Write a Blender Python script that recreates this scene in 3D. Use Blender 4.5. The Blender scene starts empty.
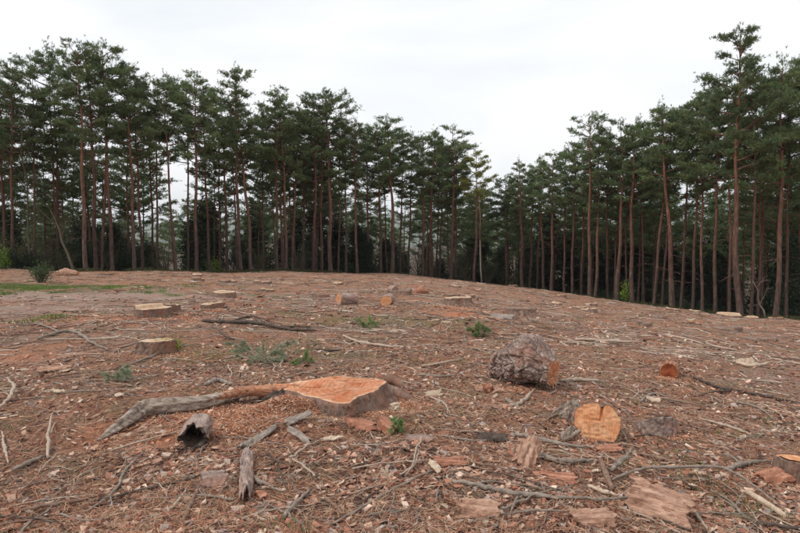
import bpy, math, random
import numpy as np
from mathutils import Vector, Quaternion, Matrix

random.seed(7)
RNG = np.random.default_rng(7)
scene = bpy.context.scene
col = scene.collection
R = math.radians

# ------------------------------------------------------------------ camera
F = 533.0                      # focal length in photograph pixels (800 wide)
CAM_H = 1.7
PITCH = math.atan(26.5 / F)
cam_d = bpy.data.cameras.new('camera')
cam_d.sensor_width = 36.0
cam_d.lens = 36.0 * F / 800.0
cam_d.clip_start = 0.05
cam_d.clip_end = 9000
cam = bpy.data.objects.new('camera', cam_d)
cam.location = (0, 0, CAM_H)
cam.rotation_euler = (math.pi / 2 - PITCH, 0, 0)
col.objects.link(cam)
scene.camera = cam

# ------------------------------------------------------------------ overcast sky
SUN_EL, SUN_AZ = R(50), R(248)          # behind the cloud, high on the left and a little behind the camera
world = bpy.data.worlds.new('World')
scene.world = world
world.use_nodes = True
wt = world.node_tree
wt.nodes.clear()
def wn(t, **kw):
    n = wt.nodes.new(t)
    for k, v in kw.items():
        setattr(n, k, v)
    return n
out = wn('ShaderNodeOutputWorld')
bg = wn('ShaderNodeBackground')
sky = wn('ShaderNodeTexSky', sky_type='NISHITA', sun_disc=False, sun_elevation=SUN_EL, sun_rotation=SUN_AZ)
sky.air_density = 1.2
sky.dust_density = 4.0
tc = wn('ShaderNodeTexCoord')
mp = wn('ShaderNodeMapping')
mp.inputs['Scale'].default_value = (1.0, 1.0, 3.2)
mp.inputs['Rotation'].default_value = (0.0, R(9), 0.0)
nz = wn('ShaderNodeTexNoise')
nz.inputs['Scale'].default_value = 1.7
nz.inputs['Detail'].default_value = 6
nz.inputs['Roughness'].default_value = 0.5
nz.inputs['Distortion'].default_value = 0.4
rp = wn('ShaderNodeValToRGB')
rp.color_ramp.elements[0].position = 0.36
rp.color_ramp.elements[0].color = (7.4, 7.8, 8.1, 1)
rp.color_ramp.elements[1].position = 0.60
rp.color_ramp.elements[1].color = (9.2, 9.2, 9.3, 1)
mx = wn('ShaderNodeMix', data_type='RGBA')
mx.inputs['Factor'].default_value = 0.93          # closed cloud deck over the clear sky
wt.links.new(tc.outputs['Generated'], mp.inputs['Vector'])
wt.links.new(mp.outputs[0], nz.inputs['Vector'])
wt.links.new(nz.outputs['Fac'], rp.inputs['Fac'])
wt.links.new(sky.outputs[0], mx.inputs['A'])
wt.links.new(rp.outputs[0], mx.inputs['B'])
wt.links.new(mx.outputs['Result'], bg.inputs['Color'])
bg.inputs['Strength'].default_value = 0.10
wt.links.new(bg.outputs[0], out.inputs['Surface'])

sun_d = bpy.data.lights.new('sun', 'SUN')
sun_d.energy = 1.5
sun_d.angle = R(14)
sun_d.color = (1.0, 0.97, 0.92)
sun = bpy.data.objects.new('sun', sun_d)
sdir = Vector((math.sin(SUN_AZ) * math.cos(SUN_EL), math.cos(SUN_AZ) * math.cos(SUN_EL), math.sin(SUN_EL)))
sun.rotation_mode = 'QUATERNION'
sun.rotation_quaternion = sdir.to_track_quat('Z', 'Y')
sun.location = sdir * 60
col.objects.link(sun)

scene.view_settings.view_transform = 'Standard'
scene.view_settings.look = 'None'
scene.view_settings.exposure = 0.36
scene.view_settings.gamma = 1
scene.view_settings.use_curve_mapping = False
scene.cycles.use_denoising = True
scene.cycles.max_bounces = 4
scene.cycles.diffuse_bounces = 2
scene.cycles.glossy_bounces = 2
scene.cycles.transmission_bounces = 2
scene.cycles.transparent_max_bounces = 4

# ------------------------------------------------------------------ noise helpers
def _h(ix, iy, iz, seed):
    h = (ix.astype(np.int64) * 374761393 + iy.astype(np.int64) * 668265263 + iz.astype(np.int64) * 2147483647 + seed * 974634777) & 0xffffffff
    h = ((h ^ (h >> 13)) * 1274126177) & 0xffffffff
    h = ((h ^ (h >> 15)) * 2246822519) & 0xffffffff
    return ((h ^ (h >> 16)) & 0xffffff) / float(0xffffff)
def vn2(x, y, seed=0):
    x = np.asarray(x, float); y = np.asarray(y, float)
    xi = np.floor(x); yi = np.floor(y)
    fx = x - xi; fy = y - yi
    fx = fx * fx * (3 - 2 * fx); fy = fy * fy * (3 - 2 * fy)
    z = np.zeros_like(xi)
    a = _h(xi, yi, z, seed); b = _h(xi + 1, yi, z, seed); c = _h(xi, yi + 1, z, seed); d = _h(xi + 1, yi + 1, z, seed)
    return (a * (1 - fx) + b * fx) * (1 - fy) + (c * (1 - fx) + d * fx) * fy - 0.5
def vn3(p, seed=0):
    pi = np.floor(p); f = p - pi
    f = f * f * (3 - 2 * f)
    r = 0
    for dx in (0, 1):
        for dy in (0, 1):
            for dz in (0, 1):
                w = (f[:, 0] if dx else 1 - f[:, 0]) * (f[:, 1] if dy else 1 - f[:, 1]) * (f[:, 2] if dz else 1 - f[:, 2])
                r = r + w * _h(pi[:, 0] + dx, pi[:, 1] + dy, pi[:, 2] + dz, seed)
    return r - 0.5
def fbm3(p, seed=0, o=3):
    r = 0; a = 1.0
    for k in range(o):
        r = r + a * vn3(p * 2 ** k, seed + k); a *= 0.5
    return r
def worley(p, seed=0):
    """distance between the two nearest cells (0 on the joints) and a number for the cell"""
    pi = np.floor(p)
    f1 = np.full(len(p), 9.0); f2 = np.full(len(p), 9.0); cid = np.zeros(len(p))
    for dx in (-1, 0, 1):
        for dy in (-1, 0, 1):
            for dz in (-1, 0, 1):
                q = pi + (dx, dy, dz)
                o = np.stack([_h(q[:, 0], q[:, 1], q[:, 2], seed + k) for k in (1, 2, 3)], 1)
                d = np.linalg.norm(q + o - p, axis=1)
                n = d < f1
                f2 = np.where(n, f1, np.minimum(f2, d))
                cid = np.where(n, o[:, 0], cid)
                f1 = np.where(n, d, f1)
    return f2 - f1, cid
def sst(a, b, x):
    t = np.clip((np.asarray(x, float) - a) / (b - a), 0, 1)
    return t * t * (3 - 2 * t)

# ------------------------------------------------------------------ terrain: a clearing that rolls away downhill to the wood
_px = np.array([-300, 0, 90, 200, 320, 400, 470, 520, 590, 670, 740, 800, 1100], float)
_D = np.array([42, 42, 44, 49, 56, 62, 66, 66, 56, 47, 38, 38, 40], float)
_yb = np.array([268, 270, 271, 271, 272, 274, 281, 287, 298, 308, 318, 320, 322], float)
_th = np.arctan((_px - 400) / F)
_Rr = _D * np.sqrt(1 + ((_px - 400) / F) ** 2)
_Rr[0] = 54; _Rr[-1] = 47
_Ze = CAM_H - (_yb - 240) * _D / F
_Ze[0] = -0.6; _Ze[-1] = -4.2
_T = np.linspace(-math.pi, math.pi, 1441)
_thx = np.concatenate([[-math.pi], _th, [math.pi]])
def _sm(v):
    a = np.interp(_T, _thx, np.concatenate([[0.5 * (v[0] + v[-1])], v, [0.5 * (v[0] + v[-1])]]))
    k = np.exp(-np.linspace(-2, 2, 25) ** 2); k /= k.sum()
    return np.convolve(np.pad(a, 12, mode='wrap'), k, 'valid')
_RT, _ZT = _sm(_Rr), _sm(_Ze)
def edge(th):
    return np.interp(th, _T, _RT), np.interp(th, _T, _ZT)
def H0(x, y):
    x = np.asarray(x, float); y = np.asarray(y, float)
    r = np.hypot(x, y); th = np.arctan2(x, y)
    Re, Ze = edge(th)
    t = r / Re
    dr = np.maximum(r - Re, 0)
    z = Ze * np.minimum(t, 1) ** 1.3 - 17.0 * (1 - np.exp(-dr / 60.0))
    return z
MOUNDS = [(-1.10, 5.20, .36, .19, .19), (-1.0, 4.82, .5, .2, .07), (-.62, 4.70, .40, .18, .07), (-1.75, 4.62, .5, .3, .05), (.3, 5.0, .5, .4, .06), (1.55, 5.6, 1.0, .35, .05), (2.0, 4.3, .7, .4, .05), (-6.6, 11.6, 1.5, 1.0, .08), (1.55, 13.0, 1.0, .7, .15), (-.1, 4.0, 1.0, .4, .05), (.9, 3.6, .8, .4, .06)]   # heaps of litter and sawdust
def H(x, y):
    x = np.asarray(x, float); y = np.asarray(y, float)
    r = np.hypot(x, y)
    md = 0
    for mx_, my_, a_, b_, h_ in MOUNDS:
        md = md + h_ * np.exp(-((x - mx_) / a_) ** 2 - ((y - my_) / b_) ** 2)
    n = 0.20 * vn2(x / 5.3, y / 5.3, 7) * sst(6, 14, r) + 0.18 * vn2(x / 3.1, y / 3.1, 1) + 0.085 * vn2(x / 1.1, y / 1.1, 2) + 0.045 * vn2(x / 0.42, y / 0.42, 3) + 0.022 * vn2(x / 0.17, y / 0.17, 4)
    return H0(x, y) + md + n * sst(0.3, 2.5, r)
def hz(x, y):
    return float(H(np.array([x]), np.array([y]))[0])
_cp, _sp = math.cos(PITCH), math.sin(PITCH)
def ray(px, py):
    a = (px - 400) / F; b = -(py - 266.5) / F
    return a, _cp + b * _sp, -_sp + b * _cp           # x, y (depth), z
def at(px, py, up=0.0):
    """the spot of ground seen at a photograph pixel"""
    dx, dy, dz = ray(px, py)
    t = np.linspace(1.2, 75, 6000)
    g = H0(dx * t, dy * t) + up - (CAM_H + dz * t)
    i = np.argmax(g > 0)
    if g[i] <= 0:
        i = int(np.argmax(g))
    tt = t[i]
    x, y = dx * tt, dy * tt
    return Vector((x, y, hz(x, y) + up))
def pxm(v):
    return v.y / F                                    # metres per photograph pixel at that spot

# ------------------------------------------------------------------ materials
def mat(name):
    m = bpy.data.materials.new(name)
    m.use_nodes = True
    nt = m.node_tree
    b = nt.nodes['Principled BSDF']
    b.inputs['Roughness'].default_value = 0.9
    b.inputs['Specular IOR Level'].default_value = 0.15
    return m, nt, b
def node(nt, t, ins=None, **kw):
    n = nt.nodes.new(t)
    for k, v in kw.items():
        setattr(n, k, v)
    for k, v in (ins or {}).items():
        if isinstance(v, bpy.types.NodeSocket):
            nt.links.new(v, n.inputs[k])
        else:
            n.inputs[k].default_value = v
    return n
def ramp(nt, fac, stops):
    n = nt.nodes.new('ShaderNodeValToRGB')
    e = n.color_ramp.elements
    while len(e) < len(stops):
        e.new(0.5)
    for k, (p, c) in enumerate(stops):
        e[k].position = p
        e[k].color = (*c, 1)
    nt.links.new(fac, n.inputs['Fac'])
    return n.outputs['Color']
def mixc(nt, f, a, b, bt='MIX'):
    n = nt.nodes.new('ShaderNodeMix')
    n.data_type = 'RGBA'; n.blend_type = bt
    for k, v in (('Factor', f), ('A', a), ('B', b)):
        if isinstance(v, bpy.types.NodeSocket):
            nt.links.new(v, n.inputs[k])
        else:
            n.inputs[k].default_value = v if k == 'Factor' else (*v, 1)
    return n.outputs['Result']
def noise(nt, vec, s, d=5, r=0.6, dist=0.0):
    n = node(nt, 'ShaderNodeTexNoise', {'Scale': s, 'Detail': d, 'Roughness': r, 'Distortion': dist})
    if vec is not None:
        nt.links.new(vec, n.inputs['Vector'])
    return n.outputs['Fac']
def objco(nt, sc=(1, 1, 1)):
    t = nt.nodes.new('ShaderNodeTexCoord')
    m = nt.nodes.new('ShaderNodeMapping')
    m.inputs['Scale'].default_value = sc
    nt.links.new(t.outputs['Object'], m.inputs['Vector'])
    return m.outputs[0]
def bump(nt, b, h, st=0.5, dist=0.02):
    n = node(nt, 'ShaderNodeBump', {'Strength': st, 'Distance': dist, 'Height': h})
    nt.links.new(n.outputs[0], b.inputs['Normal'])
def hsv(nt, colr, fac, lo, hi):
    """vary brightness by a 0..1 factor"""
    mr = node(nt, 'ShaderNodeMapRange', {'Value': fac, 'To Min': lo, 'To Max': hi})
    n = node(nt, 'ShaderNodeHueSaturation', {'Color': colr, 'Value': mr.outputs[0]})
    return n.outputs[0]

def bark_mat(name, dark, mid, light, scale=1.0, moss=None, long_axis='z', red=None):
    m, nt, b = mat(name)
    sc = (1, 1, .35) if long_axis == 'z' else (.35, 1, 1)
    v = objco(nt, sc)
    n1 = noise(nt, v, 14 * scale, 6, .65)
    n2 = noise(nt, v, 60 * scale, 4, .6)
    c = ramp(nt, n1, [(.3, dark), (.5, mid), (.72, light)])
    c = mixc(nt, .35, c, ramp(nt, n2, [(.3, dark), (.7, light)]))
    if red:
        n4 = noise(nt, v, 5 * scale, 3)
        c = mixc(nt, ramp(nt, n4, [(.48, (0, 0, 0)), (.62, (.7, .7, .7))]), c, red)
    if moss:
        n3 = noise(nt, objco(nt), 6, 4)
        c = mixc(nt, ramp(nt, n3, [(.5, (0, 0, 0)), (.65, (.6, .6, .6))]), c, moss)
    nt.links.new(c, b.inputs['Base Color'])
    bump(nt, b, n2, .7, .012)
    return m
M = {}
M['bark'] = bark_mat('bark_grey_brown', (.05, .03, .023), (.185, .115, .088), (.37, .27, .215), red=(.26, .125, .082))
M['bark_log'] = bark_mat('bark_log', (.08, .05, .04), (.29, .20, .165), (.54, .44, .39), red=(.33, .17, .12), long_axis='x')
M['bark_moss'] = bark_mat('bark_mossy', (.05, .035, .025), (.16, .12, .09), (.30, .25, .19), moss=(.11, .13, .035))
M['stick'] = bark_mat('stick_grey', (.10, .075, .06), (.24, .185, .15), (.44, .37, .31), 2.0, long_axis='x')
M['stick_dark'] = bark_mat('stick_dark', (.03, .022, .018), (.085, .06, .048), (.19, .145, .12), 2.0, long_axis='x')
M['stick_brown'] = bark_mat('stick_brown', (.10, .055, .04), (.22, .135, .095), (.36, .24, .18), 2.0, long_axis='x')
M['stick_pale'] = bark_mat('stick_pale', (.26, .18, .13), (.42, .32, .245), (.60, .50, .41), 2.0, long_axis='x')
M['grey_wood'] = bark_mat('weathered_wood', (.13, .095, .075), (.27, .215, .18), (.45, .385, .335), 1.0, long_axis='x')
def streak_mat(name, stops):
    m, nt, b = mat(name)
    v = objco(nt, (.10, 1, 1))
    n1 = noise(nt, v, 34, 5, .65, .3); n2 = noise(nt, objco(nt), 5, 4)
    c = ramp(nt, n1, stops)
    nt.links.new(hsv(nt, c, n2, .6, 1.4), b.inputs['Base Color'])
    bump(nt, b, n1, 1.0, .02)
    return m
M['root_grey'] = streak_mat('weathered_root', [(.30, (.09, .055, .04)), (.44, (.21, .15, .115)), (.58, (.36, .29, .24)), (.75, (.52, .45, .40))])
M['root_orange'] = streak_mat('torn_sapwood', [(.30, (.14, .055, .03)), (.45, (.34, .15, .085)), (.6, (.50, .25, .15)), (.75, (.62, .38, .25))])
M['bark_inner'] = streak_mat('inner_bark_tan', [(.30, (.15, .072, .048)), (.44, (.34, .19, .13)), (.58, (.49, .30, .215)), (.74, (.62, .44, .34))])
M['bark_orange'] = streak_mat('bark_orange', [(.30, (.15, .058, .035)), (.44, (.32, .14, .088)), (.58, (.45, .22, .145)), (.74, (.57, .34, .245))])
M['chip_pale'] = bark_mat('split_wood_pale', (.36, .24, .16), (.52, .39, .28), (.68, .57, .46), 2.0, long_axis='x')

def wood_mat(name, core, mid, rim, ring=42, stain=None, vert=False, ringc=(.90, 1.05)):
    m, nt, b = mat(name)
    t = nt.nodes.new('ShaderNodeTexCoord')
    d = node(nt, 'ShaderNodeTexNoise', {'Vector': t.outputs['Object'], 'Scale': 3.5, 'Detail': 3})
    off = node(nt, 'ShaderNodeVectorMath', {0: d.outputs['Color'], 1: (.5, .5, .5)}, operation='SUBTRACT')
    off2 = node(nt, 'ShaderNodeVectorMath', {0: off.outputs[0], 'Scale': .15}, operation='SCALE')
    p = node(nt, 'ShaderNodeVectorMath', {0: t.outputs['Object'], 1: off2.outputs[0]}, operation='ADD')
    p2 = node(nt, 'ShaderNodeVectorMath', {0: p.outputs[0], 1: (1, 1, 0)}, operation='MULTIPLY')
    ln = node(nt, 'ShaderNodeVectorMath', {0: p2.outputs[0]}, operation='LENGTH')
    at_ = node(nt, 'ShaderNodeAttribute', attribute_name='rim')
    wv = node(nt, 'ShaderNodeMath', {0: ln.outputs['Value'], 1: ring * 6.283}, operation='MULTIPLY')
    sn = node(nt, 'ShaderNodeMath', {0: wv.outputs[0]}, operation='SINE')
    sn2 = node(nt, 'ShaderNodeMapRange', {'Value': sn.outputs[0], 'From Min': -1, 'From Max': 1, 'To Min': ringc[0], 'To Max': ringc[1]})
    n1 = noise(nt, t.outputs['Object'], 5, 5, .6)
    base = ramp(nt, at_.outputs['Fac'], [(0, core), (.6, mid), (.90, mid), (.965, rim)])
    c = mixc(nt, ramp(nt, n1, [(.38, (0, 0, 0)), (.66, (.75, .75, .75))]), base, stain or mid)
    c = node(nt, 'ShaderNodeHueSaturation', {'Color': c, 'Value': sn2.outputs[0]}).outputs[0]
    c = mixc(nt, ramp(nt, noise(nt, objco(nt, (.5, 2.2, 1) if not vert else (2.2, .5, 1)), 9, 5, .7), [(.50, (0, 0, 0)), (.70, (.8, .8, .8))]), c, core)
    crack_shade = noise(nt, t.outputs['Object'], 3.2, 3, .5, .6)  # thin dark lines painted in place of the shade inside drying cracks
    c = mixc(nt, ramp(nt, crack_shade, [(.478, (0, 0, 0)), (.497, (.5 * (not vert),) * 3), (.503, (.5 * (not vert),) * 3), (.522, (0, 0, 0))]), c, tuple(.35 * q for q in core))
    c = hsv(nt, c, noise(nt, objco(nt, (.35, 3, 1) if not vert else (3, .35, 1)), 22, 4, .7), .70, 1.28)
    nt.links.new(hsv(nt, c, noise(nt, t.outputs['Object'], 40, 4, .7), .62, 1.32), b.inputs['Base Color'])
    b.inputs['Roughness'].default_value = .8
    sm = node(nt, 'ShaderNodeTexNoise', {'Scale': 30.0, 'Detail': 4.0})
    mp_ = objco(nt, (.3, 3.0, 1) if not vert else (3.0, .3, 1)); nt.links.new(mp_, sm.inputs['Vector'])
    bump(nt, b, sm.outputs['Fac'], .8, .012)
    return m
M['wood_fresh'] = wood_mat('sawn_wood_pale', (.52, .33, .21), (.64, .47, .33), (.72, .58, .44), 26, stain=(.46, .27, .15), ringc=(.82, 1.08))
M['wood_orange'] = wood_mat('sawn_wood_orange', (.38, .11, .045), (.50, .17, .075), (.70, .45, .29), 17, stain=(.64, .38, .24), ringc=(.84, 1.07))
M['wood_amber'] = wood_mat('sawn_wood_amber', (.46, .17, .07), (.58, .245, .11), (.42, .14, .055), 16, stain=(.68, .42, .25), vert=True)
M['wood_red'] = wood_mat('sawn_wood_red', (.24, .06, .025), (.36, .105, .045), (.50, .26, .13), 30, stain=(.20, .05, .022))
M['wood_grey'] = wood_mat('sawn_wood_weathered', (.26, .175, .13), (.31, .215, .165), (.37, .28, .225), 34, stain=(.18, .11, .08))

# pine trunk: scaly grey-brown bark low down turning orange higher up, as the species does
def trunk_mat():
    m, nt, b = mat('pine_trunk_bark')
    v = objco(nt, (1, 1, .22))
    n1 = noise(nt, v, 9, 5, .65)
    sep = node(nt, 'ShaderNodeSeparateXYZ')
    tcx = nt.nodes.new('ShaderNodeTexCoord'); nt.links.new(tcx.outputs['Object'], sep.inputs[0])
    lowc = ramp(nt, n1, [(.3, (.038, .025, .021)), (.55, (.105, .066, .053)), (.75, (.19, .135, .115))])
    upc = ramp(nt, n1, [(.3, (.075, .034, .024)), (.55, (.185, .085, .058)), (.75, (.28, .145, .10))])
    f = node(nt, 'ShaderNodeMapRange', {'Value': sep.outputs['Z'], 'From Min': 2.5, 'From Max': 11.0})
    c = mixc(nt, f.outputs[0], lowc, upc)
    oi = nt.nodes.new('ShaderNodeObjectInfo')
    nt.links.new(hsv(nt, c, oi.outputs['Random'], .72, 1.25), b.inputs['Base Color'])
    bump(nt, b, n1, .8, .03)
    return m
M['trunk'] = trunk_mat()
M['limb'] = bark_mat('pine_limb', (.06, .035, .027), (.14, .075, .052), (.24, .14, .10), .5)
M['birch'] = bark_mat('pale_slender_bark', (.20, .17, .13), (.36, .33, .27), (.52, .49, .43), .5)
M['twigs'] = bark_mat('bare_twigs', (.05, .04, .028), (.10, .08, .055), (.17, .14, .10), .5)

def leaf_mat(name, c0, c1, c2, trans=.25):
    m, nt, b = mat(name)
    oi = nt.nodes.new('ShaderNodeObjectInfo')
    v = objco(nt)
    n1 = noise(nt, v, .9, 3)
    n2 = noise(nt, v, 6, 3)
    c = ramp(nt, n1, [(.3, c0), (.5, c1), (.7, c2)])
    c = hsv(nt, c, n2, .6, 1.4)
    c = hsv(nt, c, oi.outputs['Random'], .78, 1.24)
    nt.links.new(c, b.inputs['Base Color'])
    b.inputs['Roughness'].default_value = .6
    tr = node(nt, 'ShaderNodeBsdfTranslucent', {'Color': c})
    ms = node(nt, 'ShaderNodeMixShader', {0: trans, 1: b.outputs[0], 2: tr.outputs[0]})
    nt.links.new(ms.outputs[0], nt.nodes['Material Output'].inputs['Surface'])
    return m
M['needles'] = leaf_mat('pine_needles', (.094, .138, .070), (.140, .190, .088), (.205, .248, .104))
M['needles_yellow'] = leaf_mat('pine_needles_yellowish', (.22, .24, .06), (.28, .29, .075), (.33, .33, .10))
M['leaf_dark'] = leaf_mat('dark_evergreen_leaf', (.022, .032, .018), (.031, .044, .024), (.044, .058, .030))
M['leaf_olive'] = leaf_mat('olive_spring_leaf', (.055, .055, .025), (.075, .075, .032), (.10, .10, .045))
M['leaf_bright'] = leaf_mat('bright_spring_leaf', (.12, .19, .03), (.16, .25, .04), (.2, .29, .06))
M['leaf_bush'] = leaf_mat('bush_leaf', (.05, .082, .036), (.075, .112, .048), (.11, .15, .07))
M['needles_sprig'] = leaf_mat('cut_sprig_needles', (.11, .17, .06), (.16, .23, .085), (.22, .29, .13))
M['needles_grey'] = leaf_mat('cut_sprig_greyish', (.20, .25, .15), (.28, .32, .21), (.36, .38, .27))
M['grass'] = leaf_mat('grass_blade', (.09, .14, .03), (.13, .19, .045), (.18, .23, .07))
M['moss'] = leaf_mat('moss_green', (.20, .25, .03), (.27, .32, .04), (.33, .37, .06))

def attr_mat(name, rough=.9, bsc=120):
    m, nt, b = mat(name)
    a = node(nt, 'ShaderNodeAttribute', attribute_name='col')
    n1 = noise(nt, objco(nt), bsc, 3)
    nt.links.new(hsv(nt, a.outputs['Color'], n1, .7, 1.3), b.inputs['Base Color'])
    b.inputs['Roughness'].default_value = rough
    return m
M['litter'] = attr_mat('loose_litter')

def ground_mat():
    m, nt, b = mat('felled_ground')
    v = objco(nt)
    def A(n):
        return node(nt, 'ShaderNodeAttribute', attribute_name=n).outputs['Fac']
    big = noise(nt, v, .55, 5, .6)
    midn = noise(nt, v, 3.2, 6, .65, .4)
    fine = noise(nt, v, 26, 6, .72, .5)
    vf = noise(nt, v, 110, 4, .7)
    litter = ramp(nt, fine, [(.30, (.053, .029, .020)), (.43, (.245, .122, .080)), (.56, (.42, .226, .153)), (.70, (.62, .43, .325))])
    rust = ramp(nt, fine, [(.30, (.074, .030, .018)), (.48, (.325, .138, .083)), (.68, (.555, .29, .186))])
    olive = ramp(nt, fine, [(.28, (.06, .042, .025)), (.5, (.24, .165, .098)), (.72, (.42, .315, .20))])
    grey = ramp(nt, fine, [(.28, (.11, .07, .056)), (.5, (.32, .215, .172)), (.72, (.52, .39, .33))])
    c = mixc(nt, ramp(nt, midn, [(.44, (0, 0, 0)), (.58, (1, 1, 1))]), litter, rust)
    c = mixc(nt, ramp(nt, noise(nt, v, 1.6, 5, .7, .6), [(.465, (0, 0, 0)), (.62, (.9, .9, .9))]), c, olive)
    c = mixc(nt, ramp(nt, big, [(.55, (0, 0, 0)), (.7, (.6, .6, .6))]), c, grey)
    mud = ramp(nt, fine, [(.25, (.22, .15, .122)), (.5, (.36, .252, .208)), (.75, (.50, .38, .32))])
    saw = ramp(nt, fine, [(.25, (.20, .065, .032)), (.5, (.50, .19, .10)), (.75, (.72, .36, .22))])
    green = ramp(nt, fine, [(.28, (.05, .06, .018)), (.5, (.10, .12, .035)), (.72, (.17, .18, .07))])
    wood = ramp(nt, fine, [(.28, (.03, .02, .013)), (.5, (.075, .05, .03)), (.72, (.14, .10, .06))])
    c = mixc(nt, A('mud'), c, mud)
    c = mixc(nt, A('green'), c, green)
    c = mixc(nt, A('saw'), c, saw)
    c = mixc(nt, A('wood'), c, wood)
    nt.links.new(hsv(nt, c, vf, .55, 1.45), b.inputs['Base Color'])
    add = node(nt, 'ShaderNodeMath', {0: fine, 1: vf}, operation='ADD')
    bump(nt, b, add.outputs[0], .9, .03)
    return m
M['ground'] = ground_mat()
def hill_mat():
    m, nt, b = mat('far_hill_fields')
    n1 = noise(nt, objco(nt), .006, 4)
    nt.links.new(ramp(nt, n1, [(.4, (.06, .08, .05)), (.5, (.14, .16, .10)), (.6, (.08, .10, .065))]), b.inputs['Base Color'])
    return m
M['hill'] = hill_mat()

# ------------------------------------------------------------------ mesh helpers
def mesh_np(name, v, f, m=None, smooth=False, colors=None, attrs=None):
    """v (n,3); f (k,3) or (k,4) array or a list of both"""
    me = bpy.data.meshes.new(name)
    fs = f if isinstance(f, list) else [f]
    fs = [np.asarray(a, np.int32) for a in fs if len(a)]
    v = np.asarray(v, np.float32)
    me.vertices.add(len(v)); me.vertices.foreach_set('co', v.ravel())
    idx = np.concatenate([a.ravel() for a in fs])
    cnt = np.concatenate([np.full(len(a), a.shape[1], np.int32) for a in fs])
    st = np.concatenate([[0], np.cumsum(cnt)[:-1]]).astype(np.int32)
    me.loops.add(len(idx)); me.loops.foreach_set('vertex_index', idx)
    me.polygons.add(len(cnt)); me.polygons.foreach_set('loop_start', st); me.polygons.foreach_set('loop_total', cnt)
    me.polygons.foreach_set('use_smooth', np.full(len(cnt), smooth, bool))
    if colors is not None:
        a = me.color_attributes.new('col', 'FLOAT_COLOR', 'POINT')
        c4 = np.ones((len(v), 4), np.float32); c4[:, :3] = colors
        a.data.foreach_set('color', c4.ravel())
    for k, val in (attrs or {}).items():
        a = me.attributes.new(k, 'FLOAT', 'POINT')
        a.data.foreach_set('value', np.asarray(val, np.float32))
    me.update(calc_edges=True)
    if m:
        me.materials.append(m)
    return me
def link(name, me, parent=None):
    o = bpy.data.objects.new(name, me)
    col.objects.link(o)
    if parent:
        o.parent = parent
    return o
def tag(o, label=None, cat=None, group=None, kind=None):
    if label: o['label'] = label
    if cat: o['category'] = cat
    if group: o['group'] = group
    if kind or cat: o['kind'] = kind or 'thing'
    return o
def empty(name, loc, label, cat, group=None):
    o = bpy.data.objects.new(name, None)
    o.empty_display_size = .2
    o.location = loc
    col.objects.link(o)
    return tag(o, label, cat, group)
def frames(P):
    T = np.gradient(P, axis=0)
    T /= np.linalg.norm(T, axis=1)[:, None] + 1e-9
    up = np.array([0, 0, 1.0]) if abs(T[:, 2]).mean() < .8 else np.array([1.0, 0, 0])
    A = np.cross(T, up); A /= np.linalg.norm(A, axis=1)[:, None] + 1e-9
    B = np.cross(A, T)
    return A, B
def tube(P, rad, n=7):
    P = np.asarray(P, float); rad = np.asarray(rad, float)
    A, B = frames(P)
    a = np.linspace(0, 2 * math.pi, n, endpoint=False)
    k = len(P)
    v = P[:, None, :] + rad[:, None, None] * (np.cos(a)[None, :, None] * A[:, None, :] + np.sin(a)[None, :, None] * B[:, None, :])
    i = np.arange(k - 1)[:, None] * n; j = np.arange(n)[None, :]; j2 = (j + 1) % n
    f = np.stack([i + j, i + j2, i + n + j2, i + n + j], -1).reshape(-1, 4)
    v = v.reshape(-1, 3)
    v = np.concatenate([v, P[:1], P[-1:]])
    c0 = k * n; jj = np.arange(n)
    cap = np.concatenate([np.stack([np.full(n, c0), (jj + 1) % n, jj], 1), np.stack([np.full(n, c0 + 1), (k - 1) * n + jj, (k - 1) * n + (jj + 1) % n], 1)])
    return v, f, cap
class MB:
    def __init__(s):
        s.v = []; s.q = []; s.t = []; s.n = 0
    def tube(s, P, rad, n=6):
        v, f, c = tube(P, rad, n)
        s.v.append(v); s.q.append(f + s.n); s.t.append(c + s.n); s.n += len(v)
    def tris(s, v, f):
        s.v.append(v); s.t.append(f + s.n); s.n += len(v)
    def quads(s, v, f):
        s.v.append(v); s.q.append(f + s.n); s.n += len(v)
    def mesh(s, name, m, smooth=True):
        return mesh_np(name, np.concatenate(s.v), [np.concatenate(s.q) if s.q else [], np.concatenate(s.t) if s.t else []], m, smooth)
def spline(P, k=6):
    """Catmull-Rom through the points"""
    P = np.asarray([tuple(p) for p in P], float)
    if len(P) == 2:
        t = np.linspace(0, 1, 2 * k + 1)[:, None]
        return P[0] * (1 - t) + P[1] * t
    Q = np.vstack([2 * P[0] - P[1], P, 2 * P[-1] - P[-2]])
    o = []
    for i in range(len(P) - 1):
        a, b, c, d = Q[i:i + 4]
        for t in np.linspace(0, 1, k, endpoint=False):
            o.append(.5 * (2 * b + (c - a) * t + (2 * a - 5 * b + 4 * c - d) * t * t + (3 * b - a - 3 * c + d) * t ** 3))
    o.append(P[-1])
    return np.array(o)
def tufts(pos, dirs, K, L, W, rng, spread=.75, up=.25):
    """sprays of K needles at each position"""
    n = len(pos)
    d = dirs[:, None, :] * .7 + rng.normal(0, spread, (n, K, 3)) + np.array([0, 0, up])
    d /= np.linalg.norm(d, axis=2)[..., None]
    s = np.cross(d, rng.normal(0, 1, (n, K, 3)))
    s /= np.linalg.norm(s, axis=2)[..., None]
    l = L * rng.uniform(.65, 1.2, (n, K, 1))
    p = pos[:, None, :] + dirs[:, None, :] * rng.uniform(0, L * .8, (n, K, 1))
    v = np.stack([p - s * W / 2, p + s * W / 2, p + d * l], 2).reshape(-1, 3)
    f = np.arange(n * K * 3).reshape(-1, 3)
    return v, f

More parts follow.
